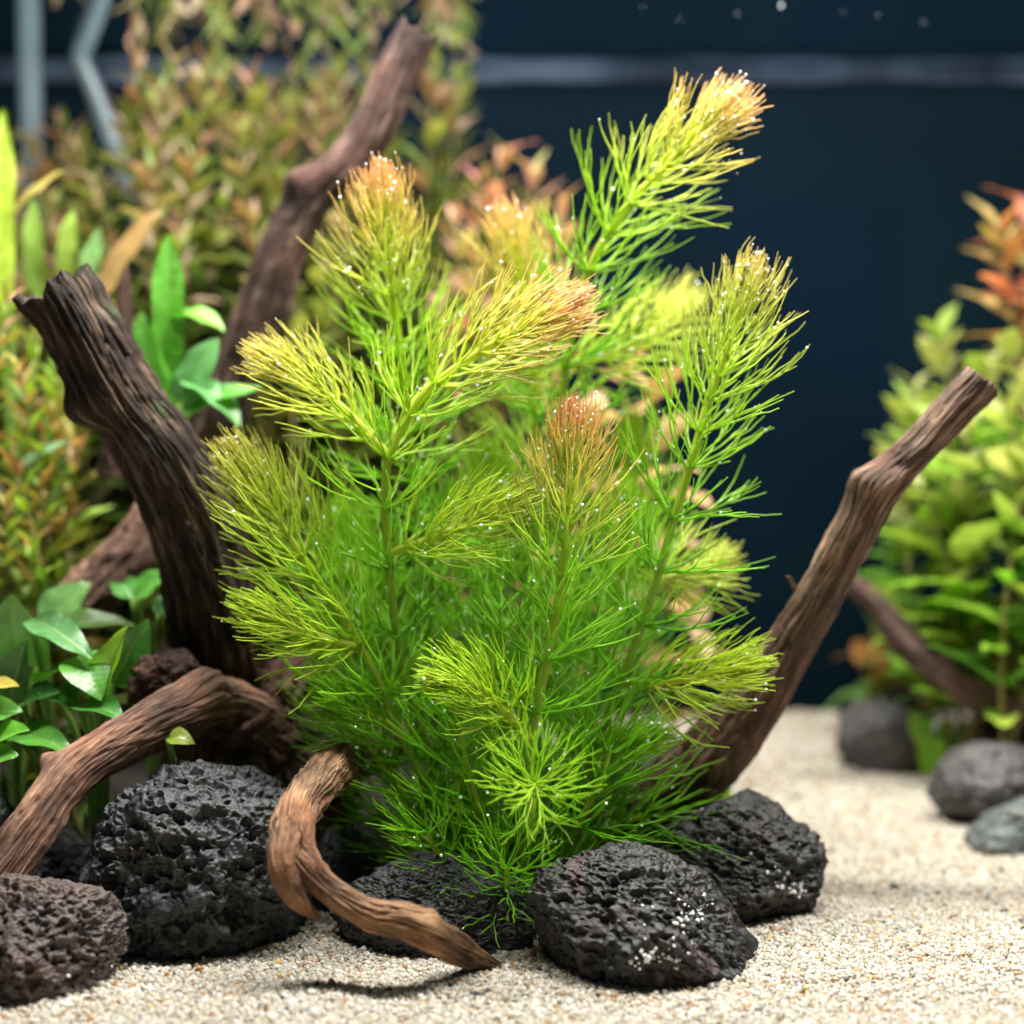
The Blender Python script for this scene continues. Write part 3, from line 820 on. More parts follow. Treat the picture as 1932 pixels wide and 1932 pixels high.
def shoot(path, seed, root, parent, is_main, blush=0.6, red=0.0, deep=1.0, yellow=0.3, scale=1.0, bubbles=40, per=9, len_mul=1.0, gap=1.0, r_stem=0.00135, bare=0.0, maxw=40, start=0.0004, age=0.0, qoff=0.0, side_name='side_shoot'):
    """path: rows (u, v, y) from the base to the growing tip. Returns (tip parts parent)."""
    rng = np.random.default_rng(seed)
    pts = np.array([P(*q) for q in path])
    c, sl = resample(pts, 160)
    Ltot = sl[-1]
    T = norm(np.gradient(c, axis=0))
    org = np.array(root.location)
    tb = Tubes()
    k = 40
    ci = np.stack([np.interp(np.linspace(0, Ltot, k), sl, c[:, a]) for a in range(3)], 1)
    ss = Ltot - np.linspace(0, Ltot, k)
    global SIDES, _ang, _ca, _sa
    S0 = SIDES; SIDES = 8
    _ang = np.linspace(0, 2 * math.pi, SIDES, endpoint=False); _ca, _sa = np.cos(_ang), np.sin(_ang)
    scol = np.array([lerp(stem_col(x, blush, deep, yellow), np.array((0.50, 0.50, 0.08)), 0.55) for x in ss])
    tb.add(ci, r_stem * np.clip(0.45 + ss / 0.05, 0.45, 1.0) * rng.uniform(0.95, 1.05, k), scol)
    SIDES = S0
    _ang = np.linspace(0, 2 * math.pi, SIDES, endpoint=False); _ca, _sa = np.cos(_ang), np.sin(_ang)
    st = link('stem' if is_main else side_name, tb.mesh('stem', org), M['needle'], parent)
    hold = parent if is_main else st
    s = start; w = 0; cand = []
    while s < Ltot * (1 - bare) and w < maxw:
        pos = np.array([np.interp(Ltot - s, sl, c[:, a]) for a in range(3)])
        ax = norm(np.array([np.interp(Ltot - s, sl, T[:, a]) for a in range(3)]))
        h = np.cross(ax, [0.2, 0.9, 0.1]); h /= np.linalg.norm(h); g = np.cross(ax, h)
        q = s / scale + qoff
        L = np.interp(q, [0, 0.008, 0.03, 0.06, 0.12, 0.2], [0.0125, 0.0225, 0.0310, 0.0325, 0.0300, 0.0250]) * scale * len_mul
        A = np.interp(q, [0, 0.006, 0.02, 0.045, 0.08, 0.14], [0.16, 0.46, 0.72, 0.94, 1.08, 1.20])
        np_ = per if s > 0.01 else per - 2
        tw = Tubes()
        whorl_mesh(tw, pos, ax, h, g, np_, L, A, s, blush, deep, yellow, rng, red, age)
        link('whorl', tw.mesh('whorl', org), M['needle'], hold)
        if q < 0.10:
            vv = np.vstack(tw.v); cand.append(vv[rng.choice(len(vv), min(len(vv), 40), replace=False)])
        s += np.interp(q, [0, 0.012, 0.04, 0.08, 0.13], [0.0013, 0.0036, 0.0115, 0.0175, 0.0195]) * scale * gap * rng.uniform(0.88, 1.12)
        w += 1
    if bubbles and cand:
        for _ in range(max(1, bubbles // 30)):   # a few leaves carry a string of beads
            cc = cand[rng.integers(len(cand))]; q0 = cc[rng.integers(len(cc))]
            cand.append(q0 + rng.normal(0, 0.0016, (7, 3)) * np.array([1, 0.5, 1.3]))
        cp = np.vstack(cand)
        cp = cp[rng.choice(len(cp), min(len(cp), int(bubbles * 1.7)), replace=False)]
        rad = 0.00031 * np.exp(np.clip(rng.normal(-0.12, 0.45, len(cp)), -1, 0.5))
        o = link('bubbles', bubble_mesh('bubbles', cp + np.array([0, -0.0004, 0.0002]), rad, org), M['bubble'], hold)
        o['kind'] = 'stuff'
    return st

def stem(label, path, seed, sides=(), group='feathery stems of the central plant', **kw):
    b = P(*path[0]); b[2] = min(b[2], 0.0)
    root = empty('feathery_stem', (b[0], b[1], 0.0))
    tag(root, label, 'water plant', group)
    shoot(path, seed, root, root, True, **kw)
    for i, (sp_, skw) in enumerate(sides):
        shoot(sp_, seed * 31 + i + 1, root, root, False, **skw)
    return root
BX, BV = 985, 1690
stem('tallest feathery stem, bending right with a pale orange brush tip above all the others',
     [(990, 1660, 0.03), (1000, 1400, 0.035), (1025, 1100, 0.035), (1055, 820, 0.03), (1068, 690, 0.028), (1105, 525, 0.022), (1175, 400, 0.016), (1260, 310, 0.01), (1345, 222, 0.006)], 101,
     sides=[([(1068, 690, 0.028), (1140, 672, 0.035), (1215, 635, 0.042), (1275, 590, 0.05)], dict(blush=0.2, yellow=0.9, bubbles=10, per=7, deep=0.3, scale=0.9))],
     blush=0.85, yellow=0.7, bubbles=130, gap=1.05)
stem('upright feathery stem with a rusty orange crown in front of the dusky branch',
     [(900, 1660, 0.02), (850, 1400, 0.03), (800, 1100, 0.032), (775, 860, 0.028), (758, 700, 0.022), (742, 560, 0.016), (728, 455, 0.012), (721, 385, 0.010)], 102,
     blush=1.0, red=0.15, yellow=0.55, bubbles=110)
stem('feathery stem curving right to a glowing salmon pink brush at mid height',
     [(930, 1670, -0.005), (850, 1500, -0.008), (762, 1280, -0.012), (733, 1045, -0.016), (726, 955, -0.016), (735, 862, -0.016), (790, 755, -0.016), (870, 688, -0.018), (960, 632, -0.020), (1035, 592, -0.022)], 103,
     sides=[([(735, 862, -0.016), (655, 778, -0.014), (590, 722, -0.012), (532, 688, -0.012)], dict(blush=0.45, yellow=0.85, bubbles=24, per=7, deep=0.2, scale=0.9)),
            ([(733, 1045, -0.016), (820, 1015, -0.022), (895, 985, -0.026), (955, 960, -0.028)], dict(blush=0.1, yellow=0.7, bubbles=24, per=7, deep=0.4, scale=0.9))],
     blush=1.0, red=0.35, yellow=0.9, bubbles=110)
stem('feathery stem leaning left over the dark trunk with a dull gold tip',
     [(960, 1690, -0.02), (860, 1560, -0.02), (770, 1420, -0.02), (722, 1305, -0.02), (680, 1222, -0.02), (625, 1135, -0.019), (565, 1045, -0.018), (510, 958, -0.016), (468, 895, -0.015)], 104,
     sides=[([(680, 1222, -0.02), (610, 1205, -0.024), (555, 1182, -0.026), (508, 1162, -0.027)], dict(blush=0.0, yellow=0.75, bubbles=10, per=7, deep=0.2, scale=0.9)),
            ([(745, 1370, -0.02), (690, 1345, -0.024), (645, 1322, -0.028)], dict(blush=0.0, yellow=0.1, age=0.05, bubbles=6, per=7, deep=0.9, scale=0.85))],
     blush=0.35, yellow=0.6, bubbles=60)
stem('front feathery stem with a red-hot bud in the middle of the clump',
     [(985, 1690, -0.035), (985, 1540, -0.035), (1003, 1400, -0.035), (1030, 1250, -0.035), (1048, 1165, -0.034), (1062, 1080, -0.033), (1072, 980, -0.032), (1077, 900, -0.031), (1080, 838, -0.030)], 105,
     sides=[([(1003, 1400, -0.035), (960, 1352, -0.042), (905, 1298, -0.048), (858, 1285, -0.050)], dict(blush=0.0, yellow=0.55, bubbles=12, per=8, deep=0.3, scale=0.85)),
            ([(990, 1570, -0.035), (1000, 1545, -0.048), (1006, 1510, -0.060), (1010, 1478, -0.073)], dict(blush=0.0, yellow=0.25, age=0.02, bubbles=5, per=12, deep=0.1, scale=0.70, qoff=0.045, gap=0.55, maxw=3))],
     blush=0.95, red=0.8, yellow=0.35, bubbles=90, per=10)
stem('long right-hand feathery stem with bare joints below an olive gold brush',
     [(1050, 1660, -0.012), (1110, 1450, -0.012), (1170, 1290, -0.013), (1205, 1195, -0.014), (1238, 1095, -0.015), (1266, 1000, -0.016), (1292, 912, -0.016), (1312, 845, -0.016), (1342, 740, -0.016), (1378, 640, -0.015), (1405, 560, -0.014)], 106,
     sides=[([(1170, 1290, -0.013), (1240, 1288, -0.018), (1310, 1278, -0.022), (1385, 1262, -0.025)], dict(blush=0.0, yellow=0.85, bubbles=14, per=7, deep=0.1, scale=0.95)),
            ([(1238, 1095, -0.010), (1290, 1082, 0.005), (1345, 1062, 0.018)], dict(blush=0.15, yellow=0.85, bubbles=10, per=7, deep=0.1, scale=0.85)),
            ([(1110, 1450, -0.012), (1160, 1420, -0.018), (1205, 1405, -0.02)], dict(blush=0.0, yellow=0.1, bubbles=6, per=7, deep=0.6, scale=0.9))],
     blush=0.5, yellow=0.5, bubbles=110, gap=1.05)
stem('feathery stem behind, its fawn tip showing between the crown and the tallest stem',
     [(970, 1650, 0.05), (980, 1300, 0.055), (1000, 950, 0.055), (1010, 720, 0.05), (995, 580, 0.046), (968, 460, 0.044)], 107, blush=0.8, yellow=0.8, bubbles=50)
lab = 'short green feathery stem packed into the lower clump, without a coloured tip'
fill = [([(900, 1680, 0.0), (850, 1400, 0.01), (850, 1150, 0.012), (868, 1030, 0.01)], 0.1),
        ([(930, 1680, 0.02), (930, 1300, 0.03), (925, 1050, 0.03), (925, 900, 0.03)], 0.4),
        ([(1030, 1660, 0.02), (1120, 1350, 0.02), (1165, 1120, 0.015), (1180, 990, 0.01)], 0.3),
        ([(1010, 1660, 0.04), (1130, 1250, 0.045), (1180, 1000, 0.05), (1190, 850, 0.05)], 0.6),
        ([(880, 1680, 0.025), (740, 1450, 0.02), (660, 1250, 0.012), (620, 1090, 0.008)], 0.1),
        ([(890, 1690, -0.01), (800, 1560, -0.015), (730, 1460, -0.015), (690, 1400, -0.015)], 0.0),
        ([(940, 1690, -0.03), (910, 1560, -0.03), (880, 1440, -0.03), (870, 1370, -0.03)], 0.0),
        ([(1030, 1680, -0.02), (1090, 1560, -0.028), (1130, 1480, -0.03), (1150, 1420, -0.03)], 0.1),
        ([(950, 1700, 0.0), (960, 1500, -0.005), (950, 1280, -0.01), (945, 1150, -0.012)], 0.1),
        ([(900, 1690, -0.03), (850, 1640, -0.036), (820, 1600, -0.042), (805, 1570, -0.045)], 0.0),
        ([(1050, 1670, -0.01), (1120, 1590, -0.014), (1170, 1555, -0.016), (1215, 1540, -0.018)], 0.1),
        ([(955, 1720, -0.040), (955, 1690, -0.046), (956, 1665, -0.052), (957, 1635, -0.058)], 0.0),
        ([(880, 1660, 0.03), (800, 1400, 0.04), (720, 1180, 0.045), (660, 1010, 0.045)], 0.2),
        ([(1020, 1670, 0.0), (1075, 1500, 0.0), (1110, 1330, -0.002), (1125, 1220, -0.004)], 0.1)]
low = {5, 9, 10, 11}
for i, (pth, yl) in enumerate(fill):
    lab = ('low dark green feathery sprig at the foot of the clump, close above the rocks' if i in low else
           ('green feathery stem half hidden at the back of the clump, yellowish at the tip' if yl >= 0.2 else 'all-green feathery stem packed into the middle of the clump'))
    grp = 'low sprigs at the foot of the clump' if i in low else ('half-hidden stems at the back of the clump' if yl >= 0.2 else 'green stems in the middle of the clump')
    stem(lab, pth, 200 + i, blush=0.0, yellow=yl, deep=1.0, bubbles=30 if i < 9 else 8, per=8, scale=0.72 if i in (9, 11) else 1.0, qoff=0.0 if yl > 0.15 else 0.022, gap=1.0, age=0.02 if yl > 0.15 else 0.06, group=grp)

# ------------------------------------------------------------------ broad and lance leaves
def blade(name, prof, L, Wd, fold=0.25, droop=0.25, wave=0.0, nl=14, nw=4, twist=0.0, seed=0):
    """leaf along +X from the origin, upper side +Z; prof(t) half width 0..1"""
    t = np.linspace(0, 1, nl)
    wv = np.linspace(-1, 1, 2 * nw + 1)
    tt, ww = np.meshgrid(t, wv, indexing='ij')
    half = np.maximum(prof(tt), 0.015) * Wd / 2
    y = ww * half
    ang = droop * tt
    x = L * np.where(abs(droop) > 1e-3, np.sin(ang) / max(1e-3, droop), tt) if droop > 1e-3 else L * tt
    z = -L * (1 - np.cos(ang)) / max(1e-3, droop) if droop > 1e-3 else 0 * tt
    z = z + np.abs(ww) * half * fold * 1.0
    if wave: z = z + wave * L * np.sin(tt * 15 + seed) * np.abs(ww) ** 2 * 0.5
    tw = twist * tt
    y2 = y * np.cos(tw); z = z + y * np.sin(tw)
    V = np.stack([x, y2, z], -1).reshape(-1, 3)
    vid = np.arange(nl * (2 * nw + 1)).reshape(nl, -1)
    F = np.stack([vid[:-1, :-1], vid[1:, :-1], vid[1:, 1:], vid[:-1, 1:]], -1).reshape(-1, 4)
    me = mesh_from(name, V, F)
    attr_vec(me, np.stack([tt, ww * prof(tt), 0 * tt], -1).reshape(-1, 3), 'leaf')
    return me
lance = lambda t: np.sin(np.pi * np.clip(t, 0, 1) ** 0.75) ** 0.9
ovate = lambda t: np.sin(np.pi * np.clip(t, 0, 1) ** 0.62) ** 0.75
strap = lambda t: np.minimum(1, np.minimum(t * 6 + 0.35, ((1 - t) * 3.2) ** 0.7))
rnd = lambda t: np.sin(np.pi * np.clip(t, 0, 1) ** 0.8) ** 0.55

def orient(d, up=(0, 0, 1)):
    x = norm(np.asarray(d, dtype=float)); y = np.cross(up, x)
    if np.linalg.norm(y) < 1e-4: y = np.cross([0, 1, 0], x)
    y = norm(y); z = np.cross(x, y)
    return Matrix(((x[0], y[0], z[0]), (x[1], y[1], z[1]), (x[2], y[2], z[2])))
def place(o, local, d, up, scale):
    m = orient(d, up).to_4x4()
    m.translation = Vector(local)
    o.matrix_local = m @ Matrix.Diagonal((*scale, 1)) if hasattr(scale, '__len__') else m @ Matrix.Scale(scale, 4)

LB = {k: blade('leaf', p, 1.0, w, f, d, wv, nl=12, nw=3, seed=i) for i, (k, p, w, f, d, wv) in enumerate([
    ('lance', lance, 0.24, 0.35, 0.5, 0.02), ('lance2', lance, 0.30, 0.2, 0.9, 0.04), ('lance3', lance, 0.20, 0.5, 0.2, 0.0),
    ('round', rnd, 0.62, 0.2, 0.5, 0.05), ('round2', rnd, 0.75, 0.3, 0.8, 0.06)])}
for me in LB.values(): me.materials.append(M['bgleaf'])
STEMMAT = mat_plain('olive_stem', (0.20, 0.17, 0.05), 0.5, 0.4)

def tube_mesh(name, c, r, org, sides=6):
    c = np.asarray(c); k = len(c)
    T, Nn, B = frames(c)
    a = np.linspace(0, 2 * math.pi, sides, endpoint=False)
    r = np.broadcast_to(np.asarray(r, dtype=float), (k,))
    ring = c[:, None] + (Nn[:, None] * np.cos(a)[None, :, None] + B[:, None] * np.sin(a)[None, :, None]) * r[:, None, None]
    vid = np.arange(k * sides).reshape(k, sides); nx_ = np.roll(vid, -1, axis=1)
    F = [np.stack([vid[:-1], nx_[:-1], nx_[1:], vid[1:]], -1).reshape(-1, 4), vid[0][None, ::-1], vid[-1][None]]
    return mesh_from(name, ring.reshape(-1, 3) - org, F)

def stem_plant(name, label, group, base, top, seed, leaf='lance', L=0.022, gap=0.009, cols=((0.25, 0.27, 0.05),), tipcols=None, tipfrac=0.25, bare=0.15, pair=2, ang=0.9, cat='water plant', lean=0.01, r=0.0009):
    rng = np.random.default_rng(seed)
    base = np.asarray(base, dtype=float); top = np.asarray(top, dtype=float)
    root = empty(name, base)
    tag(root, label, cat, group)
    mid = lerp(base, top, 0.5) + np.array([rng.normal(0, lean), rng.normal(0, lean), 0])
    c, sl = resample(np.array([base, mid, top]), 24)
    link('stem', tube_mesh('stem', c, np.linspace(r, r * 0.6, 24), base), STEMMAT, root)
    T, Nn, B = frames(c)
    s = sl[-1] * bare; ph = rng.uniform(0, 6.28)
    names = [leaf] if isinstance(leaf, str) else list(leaf)
    while s <= sl[-1]:
        f = s / sl[-1]
        p = np.array([np.interp(s, sl, c[:, a]) for a in range(3)])
        ax = T[min(23, int(f * 23))]; h = Nn[min(23, int(f * 23))]; g = np.cross(ax, h)
        near = np.clip((f - (1 - tipfrac)) / tipfrac, 0, 1)
        for j in range(pair):
            t = ph + 2 * math.pi * j / pair + rng.normal(0, 0.2)
            out = math.cos(t) * h + math.sin(t) * g
            a = ang * (1 - 0.55 * near) * rng.uniform(0.75, 1.25)
            d = math.cos(a) * ax + math.sin(a) * out
            o = link('leaf', LB[names[rng.integers(len(names))]], None, root)
            LL = L * rng.uniform(0.75, 1.15) * (1 - 0.45 * near ** 2)
            place(o, p - base, d, ax, (LL, LL * rng.uniform(0.85, 1.25), LL))
            cc = np.array(cols[rng.integers(len(cols))])
            if tipcols is not None and rng.random() < near * 1.3: cc = np.array(tipcols[rng.integers(len(tipcols))])
            cc = cc * rng.uniform(0.8, 1.12)
            o.color = (*np.clip(cc, 0, 1), 1)
        ph += math.pi / pair + rng.normal(0, 0.15)
        s += gap * rng.uniform(0.8, 1.2) * (1 - 0.45 * near)
    return root

OLIVE = [(0.13, 0.18, 0.04), (0.17, 0.23, 0.045), (0.11, 0.15, 0.04), (0.20, 0.25, 0.06), (0.15, 0.14, 0.055), (0.10, 0.18, 0.045)]
BLUSH = [(0.34, 0.19, 0.13), (0.33, 0.25, 0.14), (0.27, 0.30, 0.08), (0.38, 0.29, 0.20), (0.24, 0.29, 0.07), (0.18, 0.26, 0.06)]
FRESH = [(0.18, 0.42, 0.04), (0.26, 0.50, 0.05), (0.36, 0.52, 0.07), (0.12, 0.32, 0.04)]
def gz0(p): p = np.array(p); p[2] = 0.0; return p
# olive and orange thicket behind the left wood (top pixel u, v, depth)
rs = np.random.default_rng(5)
tops = [(330, 55, 0.20), (420, 25, 0.22), (255, 75, 0.21), (385, 130, 0.19), (300, 185, 0.18), (470, 150, 0.20), (560, 80, 0.22), (640, 60, 0.22), (450, 260, 0.18), (365, 300, 0.17),
        (520, 225, 0.20), (600, 190, 0.21), (690, 120, 0.23), (820, 90, 0.22), (870, 110, 0.24), (290, 330, 0.16), (420, 380, 0.17), (540, 330, 0.19), (640, 330, 0.2), (240, 250, 0.2), (180, 350, 0.18), (690, 290, 0.22), (480, 430, 0.16),
        (600, 470, 0.18), (340, 450, 0.15), (560, 560, 0.16), (220, 480, 0.15), (730, 200, 0.25), (410, 90, 0.26), (60, 255, 0.24), (120, 235, 0.25), (20, 320, 0.22), (150, 290, 0.235), (95, 380, 0.21), (-10, 250, 0.24), (200, 400, 0.2), (40, 440, 0.18), (130, 460, 0.17), (840, 170, 0.26), (500, 30, 0.26), (600, 20, 0.26), (300, 20, 0.26)]
for i, (u, v, y) in enumerate(tops):
    top = P(u, v, y)
    top[2] = min(top[2], 0.286)
    b = gz0(top) + np.array([rs.normal(0, 0.012), rs.normal(0, 0.006), 0])
    b[1] = min(b[1], 0.275)
    where = 'beside the bent tube' if u < 290 else ('between the bent tube and the dusky branch' if u < 585 else 'just past the top of the dusky branch')
    tall = v < 125
    lab_ = ('tall orange-tipped stem plant reaching the water surface, ' if tall else 'shorter olive-leaved stem plant, ') + where
    stem_plant('stem_plant', lab_, ('tall' if tall else 'shorter') + ' thicket stems ' + where, b, top, 300 + i,
               ('lance', 'lance2', 'lance3'), 0.027, 0.0105, OLIVE, BLUSH, 0.25, 0.1, 2, 1.0)
# fine stems far left, nearer
tops = [(15, 560, 0.075), (70, 620, 0.085), (110, 560, 0.10), (40, 700, 0.07), (95, 760, 0.075), (140, 830, 0.08), (20, 830, 0.065), (75, 900, 0.065), (115, 690, 0.1), (-20, 640, 0.07), (10, 960, 0.055), (130, 950, 0.075), (60, 1030, 0.05)]
for i, (u, v, y) in enumerate(tops):
    top = P(u, v, y); b = gz0(top) + np.array([rs.normal(0, 0.01), rs.normal(0, 0.005), 0])
    stem_plant('stem_plant', 'thin stem plant with narrow yellow-green and coppery leaves at the outer side of the trunk', 'fine stem plants beside the weathered trunk', b, top, 400 + i,
               ('lance3', 'lance'), 0.019, 0.0085, [(0.20, 0.25, 0.035), (0.13, 0.27, 0.035), (0.28, 0.19, 0.06), (0.10, 0.17, 0.03)], [(0.42, 0.36, 0.08), (0.46, 0.26, 0.11), (0.28, 0.46, 0.06)], 0.4, 0.1, 2, 1.05, r=0.0007)
# stems behind the central plant
tops = [(955, 275, 0.20), (905, 330, 0.21), (1005, 330, 0.20), (860, 420, 0.18), (900, 470, 0.17), (1060, 385, 0.16), (830, 540, 0.16), (1030, 600, 0.15)]
for i, (u, v, y) in enumerate(tops):
    top = P(u, v, y); b = gz0(top) + np.array([rs.normal(0, 0.01), 0, 0])
    stem_plant('stem_plant', 'blurred pink and olive stem plant standing behind the feathery clump', 'pinkish stems behind the feathery clump', b, top, 450 + i,
               ('lance', 'lance2'), 0.026, 0.011, OLIVE + [(0.42, 0.24, 0.16)], [(0.62, 0.28, 0.26), (0.60, 0.36, 0.26), (0.50, 0.48, 0.20)], 0.35, 0.1)
tops = [(1170, 690, 0.11), (1235, 740, 0.12), (1120, 760, 0.10), (1330, 1100, 0.12)]
for i, (u, v, y) in enumerate(tops):
    top = P(u, v, y); b = gz0(top) + np.array([-0.01, 0, 0])
    stem_plant('brown_leaf_plant', 'plant with wide tan-brown leaves showing through the feathery clump', 'tan-leaved plants behind the feathery clump', b, top, 470 + i,
               ('round', 'lance2'), 0.030, 0.02, [(0.50, 0.32, 0.18), (0.42, 0.27, 0.13), (0.60, 0.45, 0.30)], None, 0.2, 0.35, 2, 1.1)
# right background
tops = [(1775, 640, 0.19), (1725, 730, 0.19), (1700, 860, 0.19), (1690, 980, 0.18), (1850, 680, 0.17), (1905, 640, 0.15), (1760, 760, 0.17), (1830, 800, 0.14), (1900, 770, 0.14), (1960, 720, 0.15), (1745, 900, 0.16), (1930, 880, 0.13), (1810, 900, 0.15)]
for i, (u, v, y) in enumerate(tops):
    top = P(u, v, y); b = gz0(P(1850 + (u - 1850) * 0.6, 1300, y))
    stem_plant('stem_plant', 'lush lime green stem plant with broad soft leaves behind the right branch tip', 'lime green stem plants at the right', b, top, 500 + i,
               ('round', 'lance2', 'lance'), 0.029, 0.0125, FRESH, [(0.42, 0.52, 0.15), (0.36, 0.52, 0.11), (0.48, 0.52, 0.22)], 0.45, 0.25, 2, 1.05)
for i, (u, v, y) in enumerate([(1885, 415, 0.19), (1945, 400, 0.19), (1960, 470, 0.18)]):
    top = P(u, v, y)
    stem_plant('stem_plant', 'tall stem plant with orange and salmon leaves above the lime green plants', 'orange-topped stems at the right', gz0(top) + np.array([0.03, 0, 0]), top, 520 + i,
               ('lance2', 'lance'), 0.038, 0.013, [(0.36, 0.24, 0.08), (0.30, 0.28, 0.08)], [(0.58, 0.27, 0.13), (0.60, 0.22, 0.16), (0.52, 0.40, 0.14)], 0.4, 0.3, 2, 1.1)
for i, (u, v, y) in enumerate([(1665, 1215, 0.235), (1705, 1170, 0.24), (1800, 1180, 0.22), (1880, 1150, 0.20), (1920, 1210, 0.19), (1770, 1250, 0.225), (1850, 1250, 0.20)]):
    top = P(u, v, y)
    stem_plant('stem_plant', 'low bushy plant with orange, cream and green leaves beneath the far root', 'low mixed-colour plants under the far root', gz0(top) + np.array([0.01, 0.0, 0]), top, 540 + i,
               ('round', 'lance2'), 0.026, 0.010, [(0.16, 0.32, 0.06), (0.45, 0.20, 0.06), (0.30, 0.30, 0.14), (0.20, 0.40, 0.12), (0.24, 0.12, 0.07)], None, 0.3, 0.35, 2, 1.1)

# broad-leaved rosettes: leaf given by petiole foot, blade base and blade tip
def broad_leaf(root, base, tip, wpx, col, fold, droop, upv, prof=ovate, wave=0.03, seed=0, stem_r=0.0010):
    org = np.array(root.location)
    base, tip = np.asarray(base), np.asarray(tip)
    d = tip - base; L = float(np.linalg.norm(d))
    me = blade('leaf', prof, L * 1.03, wpx, fold, droop, wave, nl=22, nw=6, seed=seed, twist=random.uniform(-.3, .3))
    o = link('leaf', me, M['broad'], root)
    o.color = (*col, 1)
    dd = norm(d) + norm(np.asarray(upv)) * math.tan(droop / 2) * 0.9
    place(o, base - org, dd, upv, 1.0)
    mid = lerp(org, base, 0.55) + np.array([0, 0, 0.006]) + (base - org) * np.array([-0.12, -0.12, 0.05])
    c, _ = resample(np.array([org, mid, base]), 16)
    pm = tube_mesh('petiole', c, np.linspace(stem_r * 1.3, stem_r, 16), org)
    p = link('petiole', pm, PETI, root)
    return o
PETI = mat_plain('petiole_green', (0.16, 0.30, 0.05), 0.4, 0.5)
GR1 = (0.060, 0.240, 0.040); GR2 = (0.10, 0.33, 0.05); GR3 = (0.25, 0.50, 0.03); GR4 = (0.035, 0.15, 0.03); GR5 = (0.12, 0.33, 0.11)
def rosette(label, foot, leaves, prof=ovate, name='broad_leaf_plant', group='broad-leaved plants beside the stump'):
    b = gz0(P(*foot))
    root = empty(name, b)
    tag(root, label, 'water plant', group)
    for i, (b_, t_, w, col, fold, droop, up) in enumerate(leaves):
        broad_leaf(root, P(*b_), P(*t_), w * 1.3 * PX(b_[2], 0.08), col, fold, droop, up, prof, seed=i)
    return root
UPF = (0.0, -0.55, 0.83); UPR = (0.35, -0.5, 0.8); UPL = (-0.35, -0.5, 0.8); UPB = (0, -0.9, 0.4)
rosette('broad-leaved plant with a bright lime leaf cupped over a dark one, beside the mossy knot', (195, 1470, 0.005), [
    ((188, 1335, -0.012), (238, 1185, -0.020), 62, GR3, 0.6, 0.25, (-0.5, -0.8, 0.3)),
    ((212, 1290, -0.004), (279, 1172, -0.004), 66, GR1, 0.35, 0.3, (0.4, -0.85, 0.3)),
    ((150, 1240, -0.010), (190, 1318, -0.024), 74, GR2, 0.2, 0.9, UPF),
    ((150, 1330, -0.012), (225, 1345, -0.03), 62, GR1, 0.3, 0.7, UPF),
    ((100, 1300, -0.004), (140, 1330, -0.02), 60, GR4, 0.3, 0.5, UPF)])
rosette('broad-leaved plant with a pointed pale leaf spread over the root', (110, 1480, 0.012), [
    ((60, 1168, 0.002), (172, 1238, -0.018), 56, GR5, 0.25, 0.5, (0.1, -0.6, 0.8)),
    ((85, 1195, 0.022), (255, 1172, 0.018), 52, (0.18, 0.36, 0.08), 0.3, 0.9, UPF),
    ((75, 1290, 0.004), (140, 1240, -0.012), 58, GR2, 0.3, 0.4, UPR),
    ((30, 1385, -0.012), (132, 1415, -0.028), 60, GR2, 0.3, 0.5, UPF),
    ((40, 1330, -0.006), (105, 1300, -0.016), 58, GR4, 0.3, 0.5, UPF)])
rosette('broad-leaved plant with large bluish green leaves behind the pale pointed leaf', (30, 1480, 0.025), [
    ((40, 1260, 0.012), (20, 1128, 0.004), 95, GR5, 0.15, 0.4, UPB),
    ((20, 1320, 0.006), (45, 1215, -0.004), 62, GR4, 0.3, 0.3, UPB),
    ((90, 1180, 0.036), (165, 1098, 0.040), 78, (0.13, 0.30, 0.09), 0.25, 0.4, UPF),
    ((-10, 1230, 0.02), (-60, 1150, 0.01), 80, GR2, 0.25, 0.4, UPB)])
rosette('low broad-leaved plant with one yellowing leaf beside the red-brown root', (5, 1560, -0.012), [
    ((-25, 1300, -0.016), (34, 1292, -0.022), 34, (0.62, 0.50, 0.10), 0.4, 0.5, UPF),
    ((-20, 1405, -0.022), (48, 1372, -0.03), 58, (0.14, 0.42, 0.04), 0.3, 0.5, UPF),
    ((-30, 1350, -0.02), (40, 1340, -0.02), 54, GR2, 0.3, 0.5, UPF),
    ((-40, 1440, -0.028), (30, 1420, -0.032), 50, GR2, 0.3, 0.6, UPF)])
rosette('small broad-leaved plant tucked between the trunk and the reddish slab', (290, 1400, 0.055), [
    ((260, 1125, 0.04), (318, 1075, 0.04), 46, GR2, 0.3, 0.4, UPF),
    ((250, 1130, 0.04), (215, 1085, 0.05), 40, GR1, 0.3, 0.4, UPF),
    ((300, 1160, 0.03), (335, 1120, 0.035), 36, GR4, 0.3, 0.4, UPF)])
